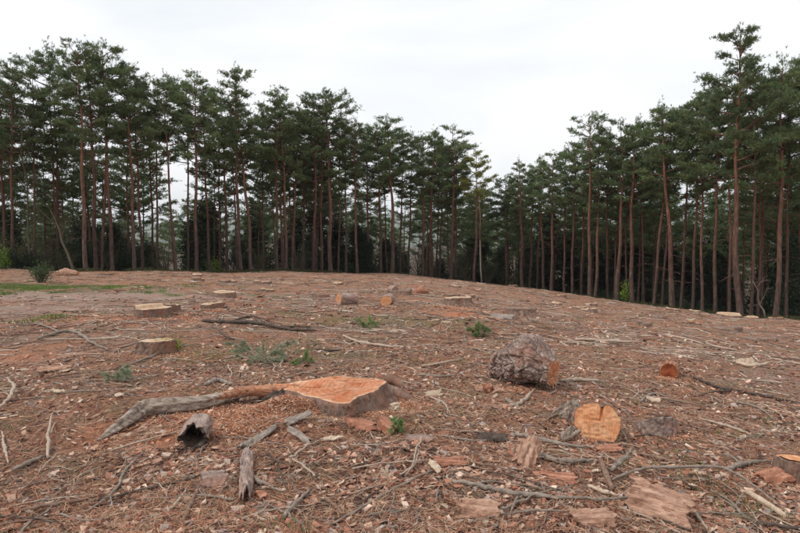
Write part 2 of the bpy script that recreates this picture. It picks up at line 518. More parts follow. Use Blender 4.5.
# ------------------------------------------------------------------ ground sheet
BLOBS = {   # photograph spot, half width and half depth in metres, strength
    'mud': [((70, 297), 9.0, 2.6, 1.0), ((185, 300), 4.0, 1.6, .7), ((0, 310), 5.0, 2.0, .8), ((60, 322), 3.2, 1.6, .5), ((30, 345), 2.0, 1.0, .4)],
    'green': [((45, 289), 5.5, 1.6, 1.0), ((0, 286), 6.0, 1.6, 1.0), ((118, 287), 2.0, .6, .35), ((14, 325), 1.6, .7, .35), ((270, 352), 1.6, .7, .45),
              ((370, 320), 2.6, .7, .5), ((300, 316), 2.0, .6, .4), ((560, 420), .5, .4, .2), ((445, 420), .5, .3, .25), ((640, 300), 6, 1.2, .3), ((180, 347), .5, .3, .5)],
    'saw': [((280, 412), .85, .36, .85), ((225, 425), .75, .30, .85), ((215, 400), .8, .2, .5), ((150, 322), 1.8, .6, .75), ((100, 325), 1.4, .6, .8), ((0, 350), 1.3, .5, .6),
            ((462, 317), .8, .5, 1.0), ((40, 405), .6, .2, .3), ((350, 415), .6, .2, .3), ((190, 285), 2.4, .8, .6), ((400, 372), .8, .25, .3), ((300, 445), .5, .2, .35), ((700, 350), 2.5, .7, .25)],
}
def zone(name, x, y):
    out_ = np.zeros_like(x)
    wob = 1 + 1.3 * vn2(x / .9, y / .9, 21) + .8 * vn2(x / .3, y / .3, 22)
    for (p, a, b_, s) in BLOBS[name]:
        c = at(*p)
        d = np.sqrt(((x - c.x) / a) ** 2 + ((y - c.y) / b_) ** 2)
        out_ = np.maximum(out_, s * (1 - sst(.25, 1.25, d * wob)) * (.9 + .7 * vn2(x / .13, y / .13, 23)))
    return np.clip(out_, 0, 1)
def build_ground():
    a = np.concatenate([np.linspace(-180, -58, 40, endpoint=False), np.linspace(-58, 58, 470, endpoint=False), np.linspace(58, 180, 40, endpoint=False)])
    a = np.radians(a)
    r = np.concatenate([np.geomspace(.25, 1.6, 14, endpoint=False), np.geomspace(1.6, 12, 250, endpoint=False), np.geomspace(12, 90, 190, endpoint=False), np.geomspace(90, 7000, 24)])
    TH, RR = np.meshgrid(a, r)
    x = (RR * np.sin(TH)).ravel(); y = (RR * np.cos(TH)).ravel()
    z = H(x, y)
    rr = RR.ravel()
    near = sst(.3, 2, rr)
    z = z + near * (.016 * vn2(x / .06, y / .06, 5) + .009 * vn2(x / .027, y / .027, 6))
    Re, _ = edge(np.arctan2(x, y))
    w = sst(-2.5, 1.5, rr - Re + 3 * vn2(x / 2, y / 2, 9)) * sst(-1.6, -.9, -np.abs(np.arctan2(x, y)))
    mud = zone('mud', x, y); gr = zone('green', x, y); sw = zone('saw', x, y)
    gr = np.maximum(gr, .45 * sst(-3.5, -.5, rr - Re) * (1 - w) * sst(-.1, .25, vn2(x / 1.5, y / 1.5, 31)))
    na, nr = len(a), len(r)
    i = np.arange(nr - 1)[:, None] * na; j = np.arange(na)[None, :]; j2 = (j + 1) % na
    f = np.stack([i + j, i + na + j, i + na + j2, i + j2], -1).reshape(-1, 4)
    v = np.stack([x, y, z], 1)
    v = np.concatenate([v, [[0, 0, 0]]])
    jj = np.arange(na)
    t = np.stack([np.full(na, len(v) - 1), jj, (jj + 1) % na], 1)
    e = lambda q: np.concatenate([q, [0]])
    me = mesh_np('ground', v, [f, t], M['ground'], True, attrs={'mud': e(mud), 'green': e(gr), 'saw': e(sw), 'wood': e(w)})
    tag(link('ground', me), 'reddish brown felled clearing covered in needles and bark litter', kind='structure')
build_ground()

def build_hills():
    x = np.linspace(-4200, 4200, 121)
    y = np.linspace(1500, 5200, 30)
    X, Y = np.meshgrid(x, y)
    prof = np.sin(np.clip((Y - 1500) / 2600, 0, 1) * math.pi / 2) ** 1.5
    Z = -40 + prof * (190 + 190 * vn2(X / 1500 + 3.3, Y / 2200, 41) + 60 * vn2(X / 420, Y / 600, 42))
    n, k = len(x), len(y)
    i = np.arange(k - 1)[:, None] * n; j = np.arange(n - 1)[None, :]
    f = np.stack([i + j, i + j + 1, i + n + j + 1, i + n + j], -1).reshape(-1, 4)
    me = mesh_np('hill', np.stack([X.ravel(), Y.ravel(), Z.ravel()], 1), f, M['hill'], True)
    tag(link('hill', me), 'pale far hillside glimpsed between the trunks', kind='structure')
build_hills()

# ------------------------------------------------------------------ pines
HT = 19.0
def pine_variant(seed, cbase=.50, wide=2.7, pointed=.5, dens=1.25, deep=False):
    rng = np.random.default_rng(seed)
    # trunk
    zs = np.linspace(-.6, HT * .985, 26)
    ph = rng.uniform(0, 6.28, 4)
    bend = lambda z: np.stack([.16 * np.sin(z * .22 + ph[0]) - .16 * math.sin(ph[0]) + .05 * np.sin(z * .9 + ph[1]), .16 * np.sin(z * .2 + ph[2]) - .16 * math.sin(ph[2]) + .05 * np.sin(z * .8 + ph[3]), z], -1)
    t = np.clip(zs / HT, 0, 1)
    rad = .215 * (1 - .86 * t ** 1.0) + .035 * np.exp(-np.maximum(zs, 0) / .35) + .008 * rng.normal(size=len(zs))
    mb = MB(); mb.tube(bend(zs), np.maximum(rad, .03), 10)
    trunk = mb.mesh('trunk', M['trunk'])
    lb = MB()
    tp, td = [], []
    def limb(z0, az, L, rise, foliage, r0):
        b0 = bend(np.array([z0]))[0]
        s = np.linspace(0, 1, 6)
        d = np.array([math.cos(az), math.sin(az), 0])
        side = np.array([-d[1], d[0], 0])
        P = b0 + np.outer(s * L, d) + np.outer(L * (rise * s + .25 * s ** 2 * foliage - .12 * (1 - foliage) * s ** 2), [0, 0, 1]) + np.outer(rng.normal(0, .10) * L * s ** 2, side)
        P[1:-1] += rng.normal(0, .025 * L, (4, 3))
        lb.tube(P, np.linspace(r0, .012, 6), 4)
        if foliage:
            nsub = max(3, int(L * 3.0))
            for k in range(nsub):
                u = rng.uniform(.38, 1.0)
                p0 = b0 * 0 + np.array([np.interp(u, s, P[:, c]) for c in range(3)])
                sa = az + rng.uniform(-1.25, 1.25)
                sl = (.30 + .28 * L) * rng.uniform(.6, 1.2)
                dd = np.array([math.cos(sa), math.sin(sa), rng.uniform(.05, .6)])
                dd /= np.linalg.norm(dd)
                Q = p0 + np.outer(np.linspace(0, 1, 3) * sl, dd)
                lb.tube(Q, [.018, .013, .006], 3)
                nt_ = int((9 + 13 * sl) * dens)
                uu = rng.uniform(.15, 1.05, nt_)
                pp = p0 + np.outer(uu * sl, dd) + rng.normal(0, 1, (nt_, 3)) * np.array([.18, .18, .085]) * (.7 + sl * .4)
                tp.append(pp)
                dv = dd + rng.normal(0, .6, (nt_, 3)) + np.array([0, 0, .45])
                td.append(dv / np.linalg.norm(dv, axis=1)[:, None])
    z = HT * cbase
    az = rng.uniform(0, 6.28)
    while z < HT * .975:
        q = (z / HT - cbase) / (1 - cbase)
        prof = (min(1, .55 + 1.6 * q)) * (1 - q) ** pointed
        L = wide * prof * rng.uniform(.55, 1.18) + .35
        if rng.random() < .92:
            limb(z, az, L, rng.uniform(-.12, .28) + .5 * q ** 2, 1, .022 + .022 * L)
        az += 2.4 + rng.uniform(-.6, .6)
        z += rng.uniform(.16, .46) * (.6 + .5 * (1 - q))
    # dead, broken limbs under the crown
    for k in range(int(rng.integers(8, 15))):
        limb(HT * rng.uniform(.14, cbase + .05), rng.uniform(0, 6.28), rng.uniform(.3, 1.7), rng.uniform(-.25, .15), 0, rng.uniform(.014, .026))
    branches = lb.mesh('branches', M['limb'])
    # leader
    tip = bend(np.array([HT]))[0]
    tp.append(tip + rng.normal(0, 1, (40, 3)) * np.array([.22, .22, .35])); td.append(np.tile([0, 0, 1.0], (40, 1)))
    tp = np.concatenate(tp); td = np.concatenate(td)
    v, f = tufts(tp, td, 8 if not deep else 5, .22 if not deep else .26, .040 if not deep else .07, rng)
    crown = mesh_np('crown', v, f, M['needles'])
    return trunk, branches, crown
PV = [pine_variant(11, .58, 2.5, .55), pine_variant(12, .62, 2.3, .45), pine_variant(13, .54, 2.4, .6), pine_variant(14, .66, 2.6, .40),
      pine_variant(15, .58, 2.8, .70), pine_variant(16, .60, 2.0, .5), pine_variant(17, .53, 2.5, .75), pine_variant(18, .67, 2.4, .35), pine_variant(27, .62, 2.1, .8), pine_variant(28, .56, 2.3, .45)]
PV_DEEP = [pine_variant(61, .55, 2.5, .5, .8, True), pine_variant(62, .46, 2.4, .6, .8, True), pine_variant(63, .58, 2.6, .4, .8, True), pine_variant(64, .50, 2.3, .7, .8, True)]
PV_YELLOW = pine_variant(19, .64, 2.5, .30, 1.5)
PV_YELLOW[2].materials.clear(); PV_YELLOW[2].materials.append(M['needles_yellow'])
PV_TALL = pine_variant(26, .50, 2.9, .70, 1.5)
def pine(x, y, h, w, label, group, var, lean=0.0, rot=None, wide=1.0, z=None):
    """w: trunk diameter in metres, lean: sideways offset of the top in metres"""
    zz = hz(x, y) if z is None else z
    e = empty('pine_tree', (x, y, zz), label, 'tree', group)
    s = h / HT
    e.rotation_mode = 'QUATERNION'
    ql = Quaternion((0, 1, 0), math.atan2(lean, h))
    e.rotation_quaternion = ql @ Quaternion((0, 0, 1), random.uniform(0, 6.28) if rot is None else rot)
    e.scale = (wide, wide, s)
    t, b, c = var
    o = link('trunk', t, e); k = min(max(w / .43 / wide, .5), 2.0); o.scale = (k, k, 1)
    tag(link('branches', b, e), kind='stuff')
    tag(link('crown', c, e), kind='stuff')
    return e
# the row along the clearing, from left to right: base x, top y, top x, trunk width in photograph pixels, extra depth
FRONT = [(4, 84, 0, 4, 3), (13, 72, 10, 5, 1), (33, 62, 34, 4, 4), (58, 52, 50, 4, 5), (86, 48, 72, 7, 0), (95, 50, 84, 7, .6), (101, 62, 105, 5, 3), (113, 46, 100, 6, 1),
    (134, 68, 121, 6, 0), (143, 84, 133, 5, 2), (157, 80, 152, 4, 4), (176, 78, 160, 5, 0), (188, 84, 184, 4, 3), (196, 76, 191, 6, 0), (209, 98, 206, 5, 4), (227, 92, 222, 5, 2),
    (241, 72, 233, 6, 0), (251, 96, 240, 6, .6), (263, 112, 264, 4, 5), (277, 91, 273, 5, 0), (286, 98, 282, 5, .3), (292, 108, 297, 4, 2), (303, 112, 302, 4, 5), (313, 99, 311, 6, 1),
    (322, 103, 320, 5, 3), (330, 92, 326, 7, 0), (338, 116, 341, 4, 4), (346, 124, 347, 4, 3), (357, 120, 353, 5, 1), (368, 128, 370, 4, 4), (381, 124, 378, 5, 1), (392, 119, 391, 7, 0),
    (400, 131, 402, 4, 3), (408, 134, 410, 4, 6), (423, 134, 424, 5, 1), (431, 131, 434, 6, 0), (439, 140, 441, 4, 4), (451, 126, 451, 5, 0), (456, 141, 455, 4, 3), (474, 150, 476, 5, -3),
    (508, 176, 507, 4, 4), (522, 160, 521, 6, 1), (530, 168, 531, 5, 5), (537, 164, 538, 4, 4), (544, 157, 543, 5, 3), (552, 152, 555, 6, 1), (565, 150, 566, 4, 5), (573, 148, 574, 5, 2),
    (582, 138, 583, 4, 4), (591, 118, 588, 7, 0), (596, 130, 602, 6, 2), (609, 132, 610, 5, 3), (618, 121, 619, 7, 0), (633, 122, 639, 7, 0), (644, 122, 645, 4, 4), (655, 114, 668, 5, 2),
    (673, 105, 668, 9, 0), (683, 112, 686, 5, 4), (694, 98, 695, 5, 3), (704, 100, 704, 5, 3), (717, 92, 717, 6, 1.5), (731, 84, 732, 5, 3), (741, 35, 738, 9, -.8), (753, 74, 759, 5, .5),
    (765, 84, 766, 4, 5), (778, 62, 786, 8, 0), (789, 68, 797, 5, 3), (806, 58, 808, 6, 2), (822, 62, 822, 6, 1)]
ORD = 'first second third fourth fifth sixth seventh eighth ninth tenth eleventh twelfth thirteenth fourteenth fifteenth sixteenth'.split()
def edge_depth(px):
    u = (px - 400) / F
    Re = float(edge(math.atan(u))[0])
    return Re / math.sqrt(1 + u * u)
def front_label(i, bx, tx, wp):
    look = ('thick' if wp >= 7 else 'slim' if wp <= 4 else 'medium') + (' leaning' if abs(tx - bx) >= 8 else ' straight')
    if bx == 741: return 'tallest pine of the right edge, broad open crown above the skyline'
    if bx == 474: return 'yellowish green pine standing alone in the gap in the tree line'
    if bx == 673: return 'thick red trunked pine behind the flat stumps, right of the bright green sapling'
    for a, b, nm in ((0, 150, 'left corner of the wood'), (150, 270, 'wood behind the left stumps'), (270, 370, 'wood behind the middle'), (370, 470, 'far wood left of the gap'),
                     (470, 600, 'low wood right of the gap'), (600, 700, 'right hand wood'), (700, 900, 'right corner of the wood')):
        if a <= bx < b:
            k = sum(1 for q in FRONT[:i] if a <= q[0])
            return '%s pine, %s trunk from the left in the %s' % (look, ORD[k], nm)
for i, (bx, ty, tx, wp, ex) in enumerate(FRONT):
    D = edge_depth(bx) + ex + .3
    u = (bx - 400) / F
    x, y = u * D, D
    z0 = float(H0(x, y))
    yb = 240 + F * (CAM_H - z0) / D          # close to the pixel of its foot
    h = (yb - ty - 4) * D / F
    wm = wp * D / F * .66
    lean = (tx - bx) * D / F - (u * D) * 0.0
    lean -= h * math.tan(PITCH) * u * 0.9     # the tilted camera already spreads the tops outwards
    var = PV_YELLOW if bx == 474 else PV_TALL if bx == 741 else PV[(i * 5 + i // 3) % len(PV)]
    pine(x, y, h, wm, front_label(i, bx, tx, wp), 'pines along the edge of the clearing', var, lean, wide=random.uniform(.9, 1.12) * min(1.15, max(.85, h / 18)))
# rows behind, down the slope
def deep_pines():
    pts = []
    rr = random.Random(5)
    tries = 0
    while len(pts) < 228 and tries < 9000:
        tries += 1
        px = rr.uniform(-90, 900)
        ex = 4 + 62 * rr.random() ** 1.25
        if px < 280 and rr.random() < (.35 if ex > 14 else .15): continue
        D = edge_depth(px) + ex
        x, y = (px - 400) / F * D, D
        if any((x - a) ** 2 + (y - b) ** 2 < 4.6 for a, b, _, _ in pts): continue
        pts.append((x, y, px, ex))
    for x, y, px, ex in pts:
        if px < 280: lab, g = 'pine deep in the shaded wood behind the left edge row', 'pines inside the left wood'
        elif px < 490: lab, g = 'pine deep in the shaded wood behind the middle edge row', 'pines inside the middle wood'
        else: lab, g = 'pine deep in the dark wood down the slope on the right', 'pines inside the right wood'
        h = rr.uniform(15.5, 19) if px < 650 else rr.uniform(16, 20)
        zb = float(H0(x, y))
        # keep the skyline of the photograph: no top above the row in front
        cap = np.interp(px, [0, 60, 110, 240, 330, 400, 455, 490, 510, 560, 590, 670, 720, 745, 800], [92, 62, 72, 96, 112, 136, 142, 196, 182, 160, 136, 120, 95, 82, 80])
        hmax = (CAM_H + (240 - cap) / F * y) - zb
        h = min(h, hmax - rr.uniform(0, 1.0))
        if h < 9: continue
        pine(x, y, h, rr.uniform(.20, .36), lab, g, PV_DEEP[rr.randrange(len(PV_DEEP))], rr.uniform(-.7, .7), wide=rr.uniform(.95, 1.25))
deep_pines()

# ------------------------------------------------------------------ undergrowth of the wood
def leaf_quads(pos, size, rng):
    n = len(pos)
    d = rng.normal(0, 1, (n, 3)); d /= np.linalg.norm(d, axis=1)[:, None]
    s = np.cross(d, rng.normal(0, 1, (n, 3))); s /= np.linalg.norm(s, axis=1)[:, None]
    l = size * rng.uniform(.6, 1.3, (n, 1))
    v = np.stack([pos - d * l * .5, pos + s * l * .28, pos + d * l * .5, pos - s * l * .28], 1).reshape(-1, 3)
    return v, np.arange(n * 4).reshape(-1, 4)
def bush_variant(seed, h, w, leaf, n, m, droop=0.0, conical=False):
    rng = np.random.default_rng(seed)
    lb = MB(); pos = []
    nst = 12 if not conical else 46
    for k in range(nst):
        az = rng.uniform(0, 6.28)
        if conical:
            q = (k + .5) / nst
            L = w * .5 * (1 - q) ** .8 * rng.uniform(.75, 1.1) + .1
            b0 = np.array([0, 0, h * (.06 + .92 * q)])
            e_ = b0 + np.array([math.cos(az) * L, math.sin(az) * L, -.18 * L])
        else:
            b0 = np.array([rng.normal(0, .06), rng.normal(0, .06), -.1])
            L = w * .5 * rng.uniform(.3, 1)
            e_ = np.array([math.cos(az) * L, math.sin(az) * L, h * rng.uniform(.45, 1)])
        s = np.linspace(0, 1, 5)[:, None]
        P = b0 + (e_ - b0) * s ** np.array([1.0, 1.0, .8]) + rng.normal(0, .03 * h, (5, 3)) * s * (0 if conical else 1)
        lb.tube(P, np.linspace(.02 + .008 * h, .006, 5), 4)
        kk = n // nst
        u = rng.uniform(.25, 1.05, kk)
        pp = np.stack([np.interp(u, s[:, 0], P[:, c]) for c in range(3)], 1)
        pos.append(pp + rng.normal(0, 1, (kk, 3)) * np.array([.13, .13, .09 if conical else .13]) * h ** .6)
    if conical:
        lb.tube(np.array([[0, 0, -.3], [0, 0, h * .5], [0, 0, h]]), [.08, .05, .01], 6)
    v, f = leaf_quads(np.concatenate(pos), leaf, rng)
    return lb.mesh('stems', M['twigs']), mesh_np('foliage', v, f, m)
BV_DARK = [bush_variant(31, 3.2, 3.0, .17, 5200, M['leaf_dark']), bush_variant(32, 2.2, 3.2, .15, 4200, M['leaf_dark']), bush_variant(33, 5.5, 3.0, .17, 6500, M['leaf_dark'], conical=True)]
BV_OLIVE = [bush_variant(34, 4.0, 3.2, .10, 1900, M['leaf_olive']), bush_variant(35, 5.2, 3.4, .10, 1700, M['leaf_olive'])]
BV_BRIGHT = bush_variant(36, 2.6, 1.6, .13, 1100, M['leaf_bright'])
def shrub(name, px, ex, var, label, group=None, s=1.0, rz=None, cat='shrub'):
    D = edge_depth(px) + ex
    x, y = (px - 400) / F * D, D
    e = empty(name, (x, y, hz(x, y) - .05), label, cat, group)
    e.rotation_euler.z = random.uniform(0, 6.28) if rz is None else rz
    e.scale = (s, s, s * random.uniform(.9, 1.15))
    tag(link('stems', var[0], e), kind='stuff'); tag(link('foliage', var[1], e), kind='stuff')
    return e
rr = random.Random(9)
for k in range(115):
    px = rr.uniform(-40, 840)
    ex = rr.uniform(4, 34)
    side = 'left' if px < 280 else 'middle' if px < 490 else 'right'
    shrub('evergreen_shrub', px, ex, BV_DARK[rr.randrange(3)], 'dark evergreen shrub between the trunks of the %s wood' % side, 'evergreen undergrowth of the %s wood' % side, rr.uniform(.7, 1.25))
for k, px in enumerate([8, 24, 40, 52, 66, 110, 150, 165, 260, 300, 420, 465, 488, 500, 515]):
    shrub('bare_shrub', px, rr.uniform(1.5, 6), BV_OLIVE[k % 2], 'thin twiggy shrub with sparse olive leaves inside the %s edge' % ('left' if px < 280 else 'middle'), 'thin olive shrubs at the wood edge', rr.uniform(.7, 1.15))
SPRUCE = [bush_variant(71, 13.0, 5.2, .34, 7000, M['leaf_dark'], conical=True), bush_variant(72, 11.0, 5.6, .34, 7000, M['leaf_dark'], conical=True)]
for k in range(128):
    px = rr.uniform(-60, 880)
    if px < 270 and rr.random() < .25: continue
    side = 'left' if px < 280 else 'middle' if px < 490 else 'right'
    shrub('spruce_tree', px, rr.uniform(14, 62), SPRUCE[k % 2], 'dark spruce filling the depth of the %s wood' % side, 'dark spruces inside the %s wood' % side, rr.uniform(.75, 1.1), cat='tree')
shrub('sapling', 628, .6, BV_BRIGHT, 'bright green leafy sapling between trunks of the right hand wood', None, .95)
shrub('sapling', 214, 6.5, BV_BRIGHT, 'yellow green sapling behind the pines, left of the middle', None, 1.2)
shrub('sapling', 3, .5, BV_BRIGHT, 'small green sapling at the far left of the wood edge', None, .8)
shrub('holly_bush', 20, 1.2, BV_DARK[1], 'dark low evergreen bush at the far left of the wood edge', None, .9)

# bare trees: recursive limbs
def bare_tree(name, base, top, r0, m, label, depth=3, seed=1, leaf=None, cat='tree', spread=.55, nch=5, wig=.03):
    rng = np.random.default_rng(seed)
    base = np.array(base, float); top = np.array(top, float)
    e = empty(name, tuple(base), label, cat)
    mb_t, mb = MB(), MB()
    leaves = []
    def grow(p, q, r, lv):
        s = np.linspace(0, 1, 7)[:, None]
        P = p + (q - p) * s
        L = np.linalg.norm(q - p)
        w = np.cumsum(rng.normal(0, wig * L, (7, 3)), axis=0) * s
        P = P + w
        (mb_t if lv == 0 else mb).tube(P, np.linspace(r, r * .35, 7), 6 if lv == 0 else 4)
        if lv >= depth:
            if leaf: leaves.append(P[3:] + rng.normal(0, .12, (4, 3)))
            return
        for k in range(nch):
            u = rng.uniform(.35, 1.0)
            b0 = np.array([np.interp(u, s[:, 0], P[:, c]) for c in range(3)])
            d = (q - p) / L + rng.normal(0, spread, 3)
            d /= np.linalg.norm(d)
            grow(b0, b0 + d * L * rng.uniform(.25, .5), r * (1 - .6 * u) * .55, lv + 1)
    grow(np.zeros(3) - np.array([0, 0, .3]), top - base, r0, 0)
    link('trunk', mb_t.mesh('trunk', m), e)
    tag(link('branches', mb.mesh('branches', m if not leaf else M['twigs']), e), kind='stuff')
    if leaf:
        lp = np.concatenate(leaves)
        lp = np.repeat(lp, 2, 0) + rng.normal(0, .1, (len(lp) * 2, 3))
        v, f = leaf_quads(lp, .10, rng)
        tag(link('crown', mesh_np('crown', v, f, leaf), e), kind='stuff')
    return e
def spot(px, ex):
    D = edge_depth(px) + ex
    x, y = (px - 400) / F * D, D
    return np.array([x, y, hz(x, y)])
def lift(px, py, D):
    return np.array([(px - 400) / F * D, D, CAM_H + (240 - py) / F * D])
b = spot(75, .4)
bare_tree('leaning_tree', b, lift(52, 205, b[1] + .5), .13, M['twigs'], 'pale bare trunk leaning left at the left wood edge', 3, 51, M['leaf_olive'])
b = spot(30, 2.0)
bare_tree('bare_tree', b, lift(28, 140, b[1]), .10, M['twigs'], 'fine twigged bare tree among the far left pines', 3, 52, M['leaf_olive'], nch=6)
b = spot(482, -.2)
bare_tree('birch_tree', b, lift(475, 190, b[1]), .11, M['birch'], 'pale slender bare trunk beside the yellowish pine', 3, 53, M['needles_yellow'], spread=.30, nch=5, wig=.025)
b = spot(769, .8)
bare_tree('dead_branch', b, lift(757, 288, b[1]), .07, M['stick'], 'gnarled grey dead branch propped between the right corner trunks', 3, 54, None, 'branch', .9, 4, .06)

# ------------------------------------------------------------------ felled wood: stumps, logs, bark
def ring_outline(n, rng, lobes, amp):
    a = np.linspace(0, 2 * math.pi, n, endpoint=False)
    r = np.ones(n)
    for k, w in zip(lobes, (1, .7, .5)):
        r += amp * w * np.cos(k * a + rng.uniform(0, 6.28))
    return a, r
def disc(a, rad, zf, m, name='cut_face', nr=9, pith=(0, 0)):
    """a cut wood face: outline by angle, height by function; the rim attribute runs 0 at the pith to 1 at the bark"""
    n = len(a)
    v = [[pith[0], pith[1], 0]]; rim = [0.0]
    for k in range(1, nr + 1):
        t = k / nr
        x = pith[0] * (1 - t) + t * rad * np.cos(a); y = pith[1] * (1 - t) + t * rad * np.sin(a)
        v.extend(np.stack([x, y, np.zeros(n)], 1)); rim.extend([t] * n)
    v = np.array(v)
    v[:, 2] = zf(v[:, 0], v[:, 1])
    j = np.arange(n); j2 = (j + 1) % n
    t_ = np.stack([np.zeros(n, int), 1 + j, 1 + j2], 1)
    q = [np.stack([1 + k * n + j, 1 + (k + 1) * n + j, 1 + (k + 1) * n + j2, 1 + k * n + j2], 1) for k in range(nr - 1)]
    return mesh_np(name, v, [np.concatenate(q), t_], m, True, attrs={'rim': rim})
def bark_disp(p, seed, size=.09, stretch=2.4, depth=.02, axis=2):
    q = p / size
    q[:, axis] /= stretch
    q = q + .35 * np.stack([vn3(q * 1.7, seed + 50), vn3(q * 1.7, seed + 51), vn3(q * 1.7, seed + 52)], 1)
    d, c = worley(q, seed)
    d2, c2 = worley(q * np.array([1.9, 1.9, 1.9]), seed + 20)
    return depth * (sst(.0, .12, d) * (.25 + .75 * c) + .35 * sst(.0, .12, d2) * (.4 + .6 * c2) - .6) + depth * .30 * vn3(p / size * 5, seed + 7)
def stump(name, c, rx, ry, h, label, cut='wood_fresh', bark='bark', seed=1, flare=.35, tilt=(0, 0), amp=.06, step=.03, group='sawn stumps left in the clearing', fine=1, roots=0, rot=0, rough=.01, lobes=(2, 3, 5), depth=.018, hollow=0.0):
    rng = np.random.default_rng(seed)
    n = 96 if fine else 40
    m = 22 if fine else 9
    a, o = ring_outline(n, rng, lobes, amp)
    _, fl = ring_outline(n, rng, (4, 5, 7), .35)
    e = empty(name, tuple(c), label, 'stump', group)
    e.rotation_euler.z = rot
    sd = rng.uniform(0, 6.28)
    def top(x, y):
        s = x * math.cos(sd) + y * math.sin(sd)
        rr_ = np.hypot(x / rx, y / ry)
        return h + tilt[0] * x + tilt[1] * y + step * sst(-.015, .015, s - .25 * rx) + rough * (vn2(x / .12, y / .03, seed) + vn2(x / .05, y / .2, seed + 1)) - hollow * np.exp(-(rr_ / .35) ** 2)
    V = []
    for k in range(m):
        t = k / (m - 1)
        f_ = 1 + flare * (1 - t) ** 2.2 * np.clip(fl, .3, 2)
        x = rx * o * f_ * np.cos(a); y = ry * o * f_ * np.sin(a)
        zt = top(rx * o * np.cos(a), ry * o * np.sin(a)) - .004
        V.append(np.stack([x, y, -.12 + (zt + .12) * t], 1))
    V = np.concatenate(V)
    nrm = V.copy(); nrm[:, 2] = 0; nrm /= np.linalg.norm(nrm, axis=1)[:, None]
    V[:, :] += nrm * bark_disp(V.copy(), seed, .055 if fine else .12, 2.6, depth)[:, None] + nrm * .012
    i = np.arange(m - 1)[:, None] * n; j = np.arange(n)[None, :]; j2 = (j + 1) % n
    f = np.stack([i + j, i + j2, i + n + j2, i + n + j], -1).reshape(-1, 4)
    # lip of bark closing to the cut face
    lip = np.stack([rx * o * np.cos(a) * .93, ry * o * np.sin(a) * .93, top(rx * o * .93 * np.cos(a), ry * o * .93 * np.sin(a)) - .012], 1)
    b0 = len(V); V = np.concatenate([V, lip]); jj = np.arange(n)
    f = np.concatenate([f, np.stack([(m - 1) * n + jj, (m - 1) * n + (jj + 1) % n, b0 + (jj + 1) % n, b0 + jj], 1)])
    link('bark', mesh_np('bark', V, f, M[bark], True), e)
    link('cut_face', disc(a, .975 * np.hypot(rx * o * np.cos(a), ry * o * np.sin(a)) if rx != ry else .975 * rx * o, top, M[cut], pith=(rx * rng.uniform(-.15, .15), ry * rng.uniform(-.15, .15)))
         if rx == ry else ell_disc(a, rx * o * .975, ry * o * .975, top, M[cut]), e)
    for k in range(roots):
        az = sd + k * 6.28 / roots + rng.uniform(-.4, .4)
        L = rng.uniform(.9, 1.5) * rx
        d = np.array([math.cos(az) * rx, math.sin(az) * ry]) ; u = d / np.linalg.norm(d)
        s = np.linspace(0, 1, 8)
        P = np.stack([d[0] * .75 + u[0] * L * s, d[1] * .75 + u[1] * L * s, h * .45 * (1 - s) ** 1.6 - .10 * s], 1)
        P[:, 0] += np.cumsum(rng.normal(0, .018, 8)); P[:, 1] += np.cumsum(rng.normal(0, .018, 8))
        mb = MB(); mb.tube(P, np.linspace(.10, .025, 8) * (rx / .45), 9)
        link('root', mb.mesh('root', M[bark]), e)
    return e
def ell_disc(a, ax, ay, zf, m):
    n = len(a); nr = 10
    v = [[0, 0, 0]]; rim = [0.0]
    for k in range(1, nr + 1):
        t = k / nr
        v.extend(np.stack([t * ax * np.cos(a), t * ay * np.sin(a), np.zeros(n)], 1)); rim.extend([t] * n)
    v = np.array(v); v[:, 2] = zf(v[:, 0], v[:, 1])
    j = np.arange(n); j2 = (j + 1) % n
    t_ = np.stack([np.zeros(n, int), 1 + j, 1 + j2], 1)
    q = [np.stack([1 + k * n + j, 1 + (k + 1) * n + j, 1 + (k + 1) * n + j2, 1 + k * n + j2], 1) for k in range(nr - 1)]
    return mesh_np('cut_face', v, [np.concatenate(q), t_], m, True, attrs={'rim': rim})

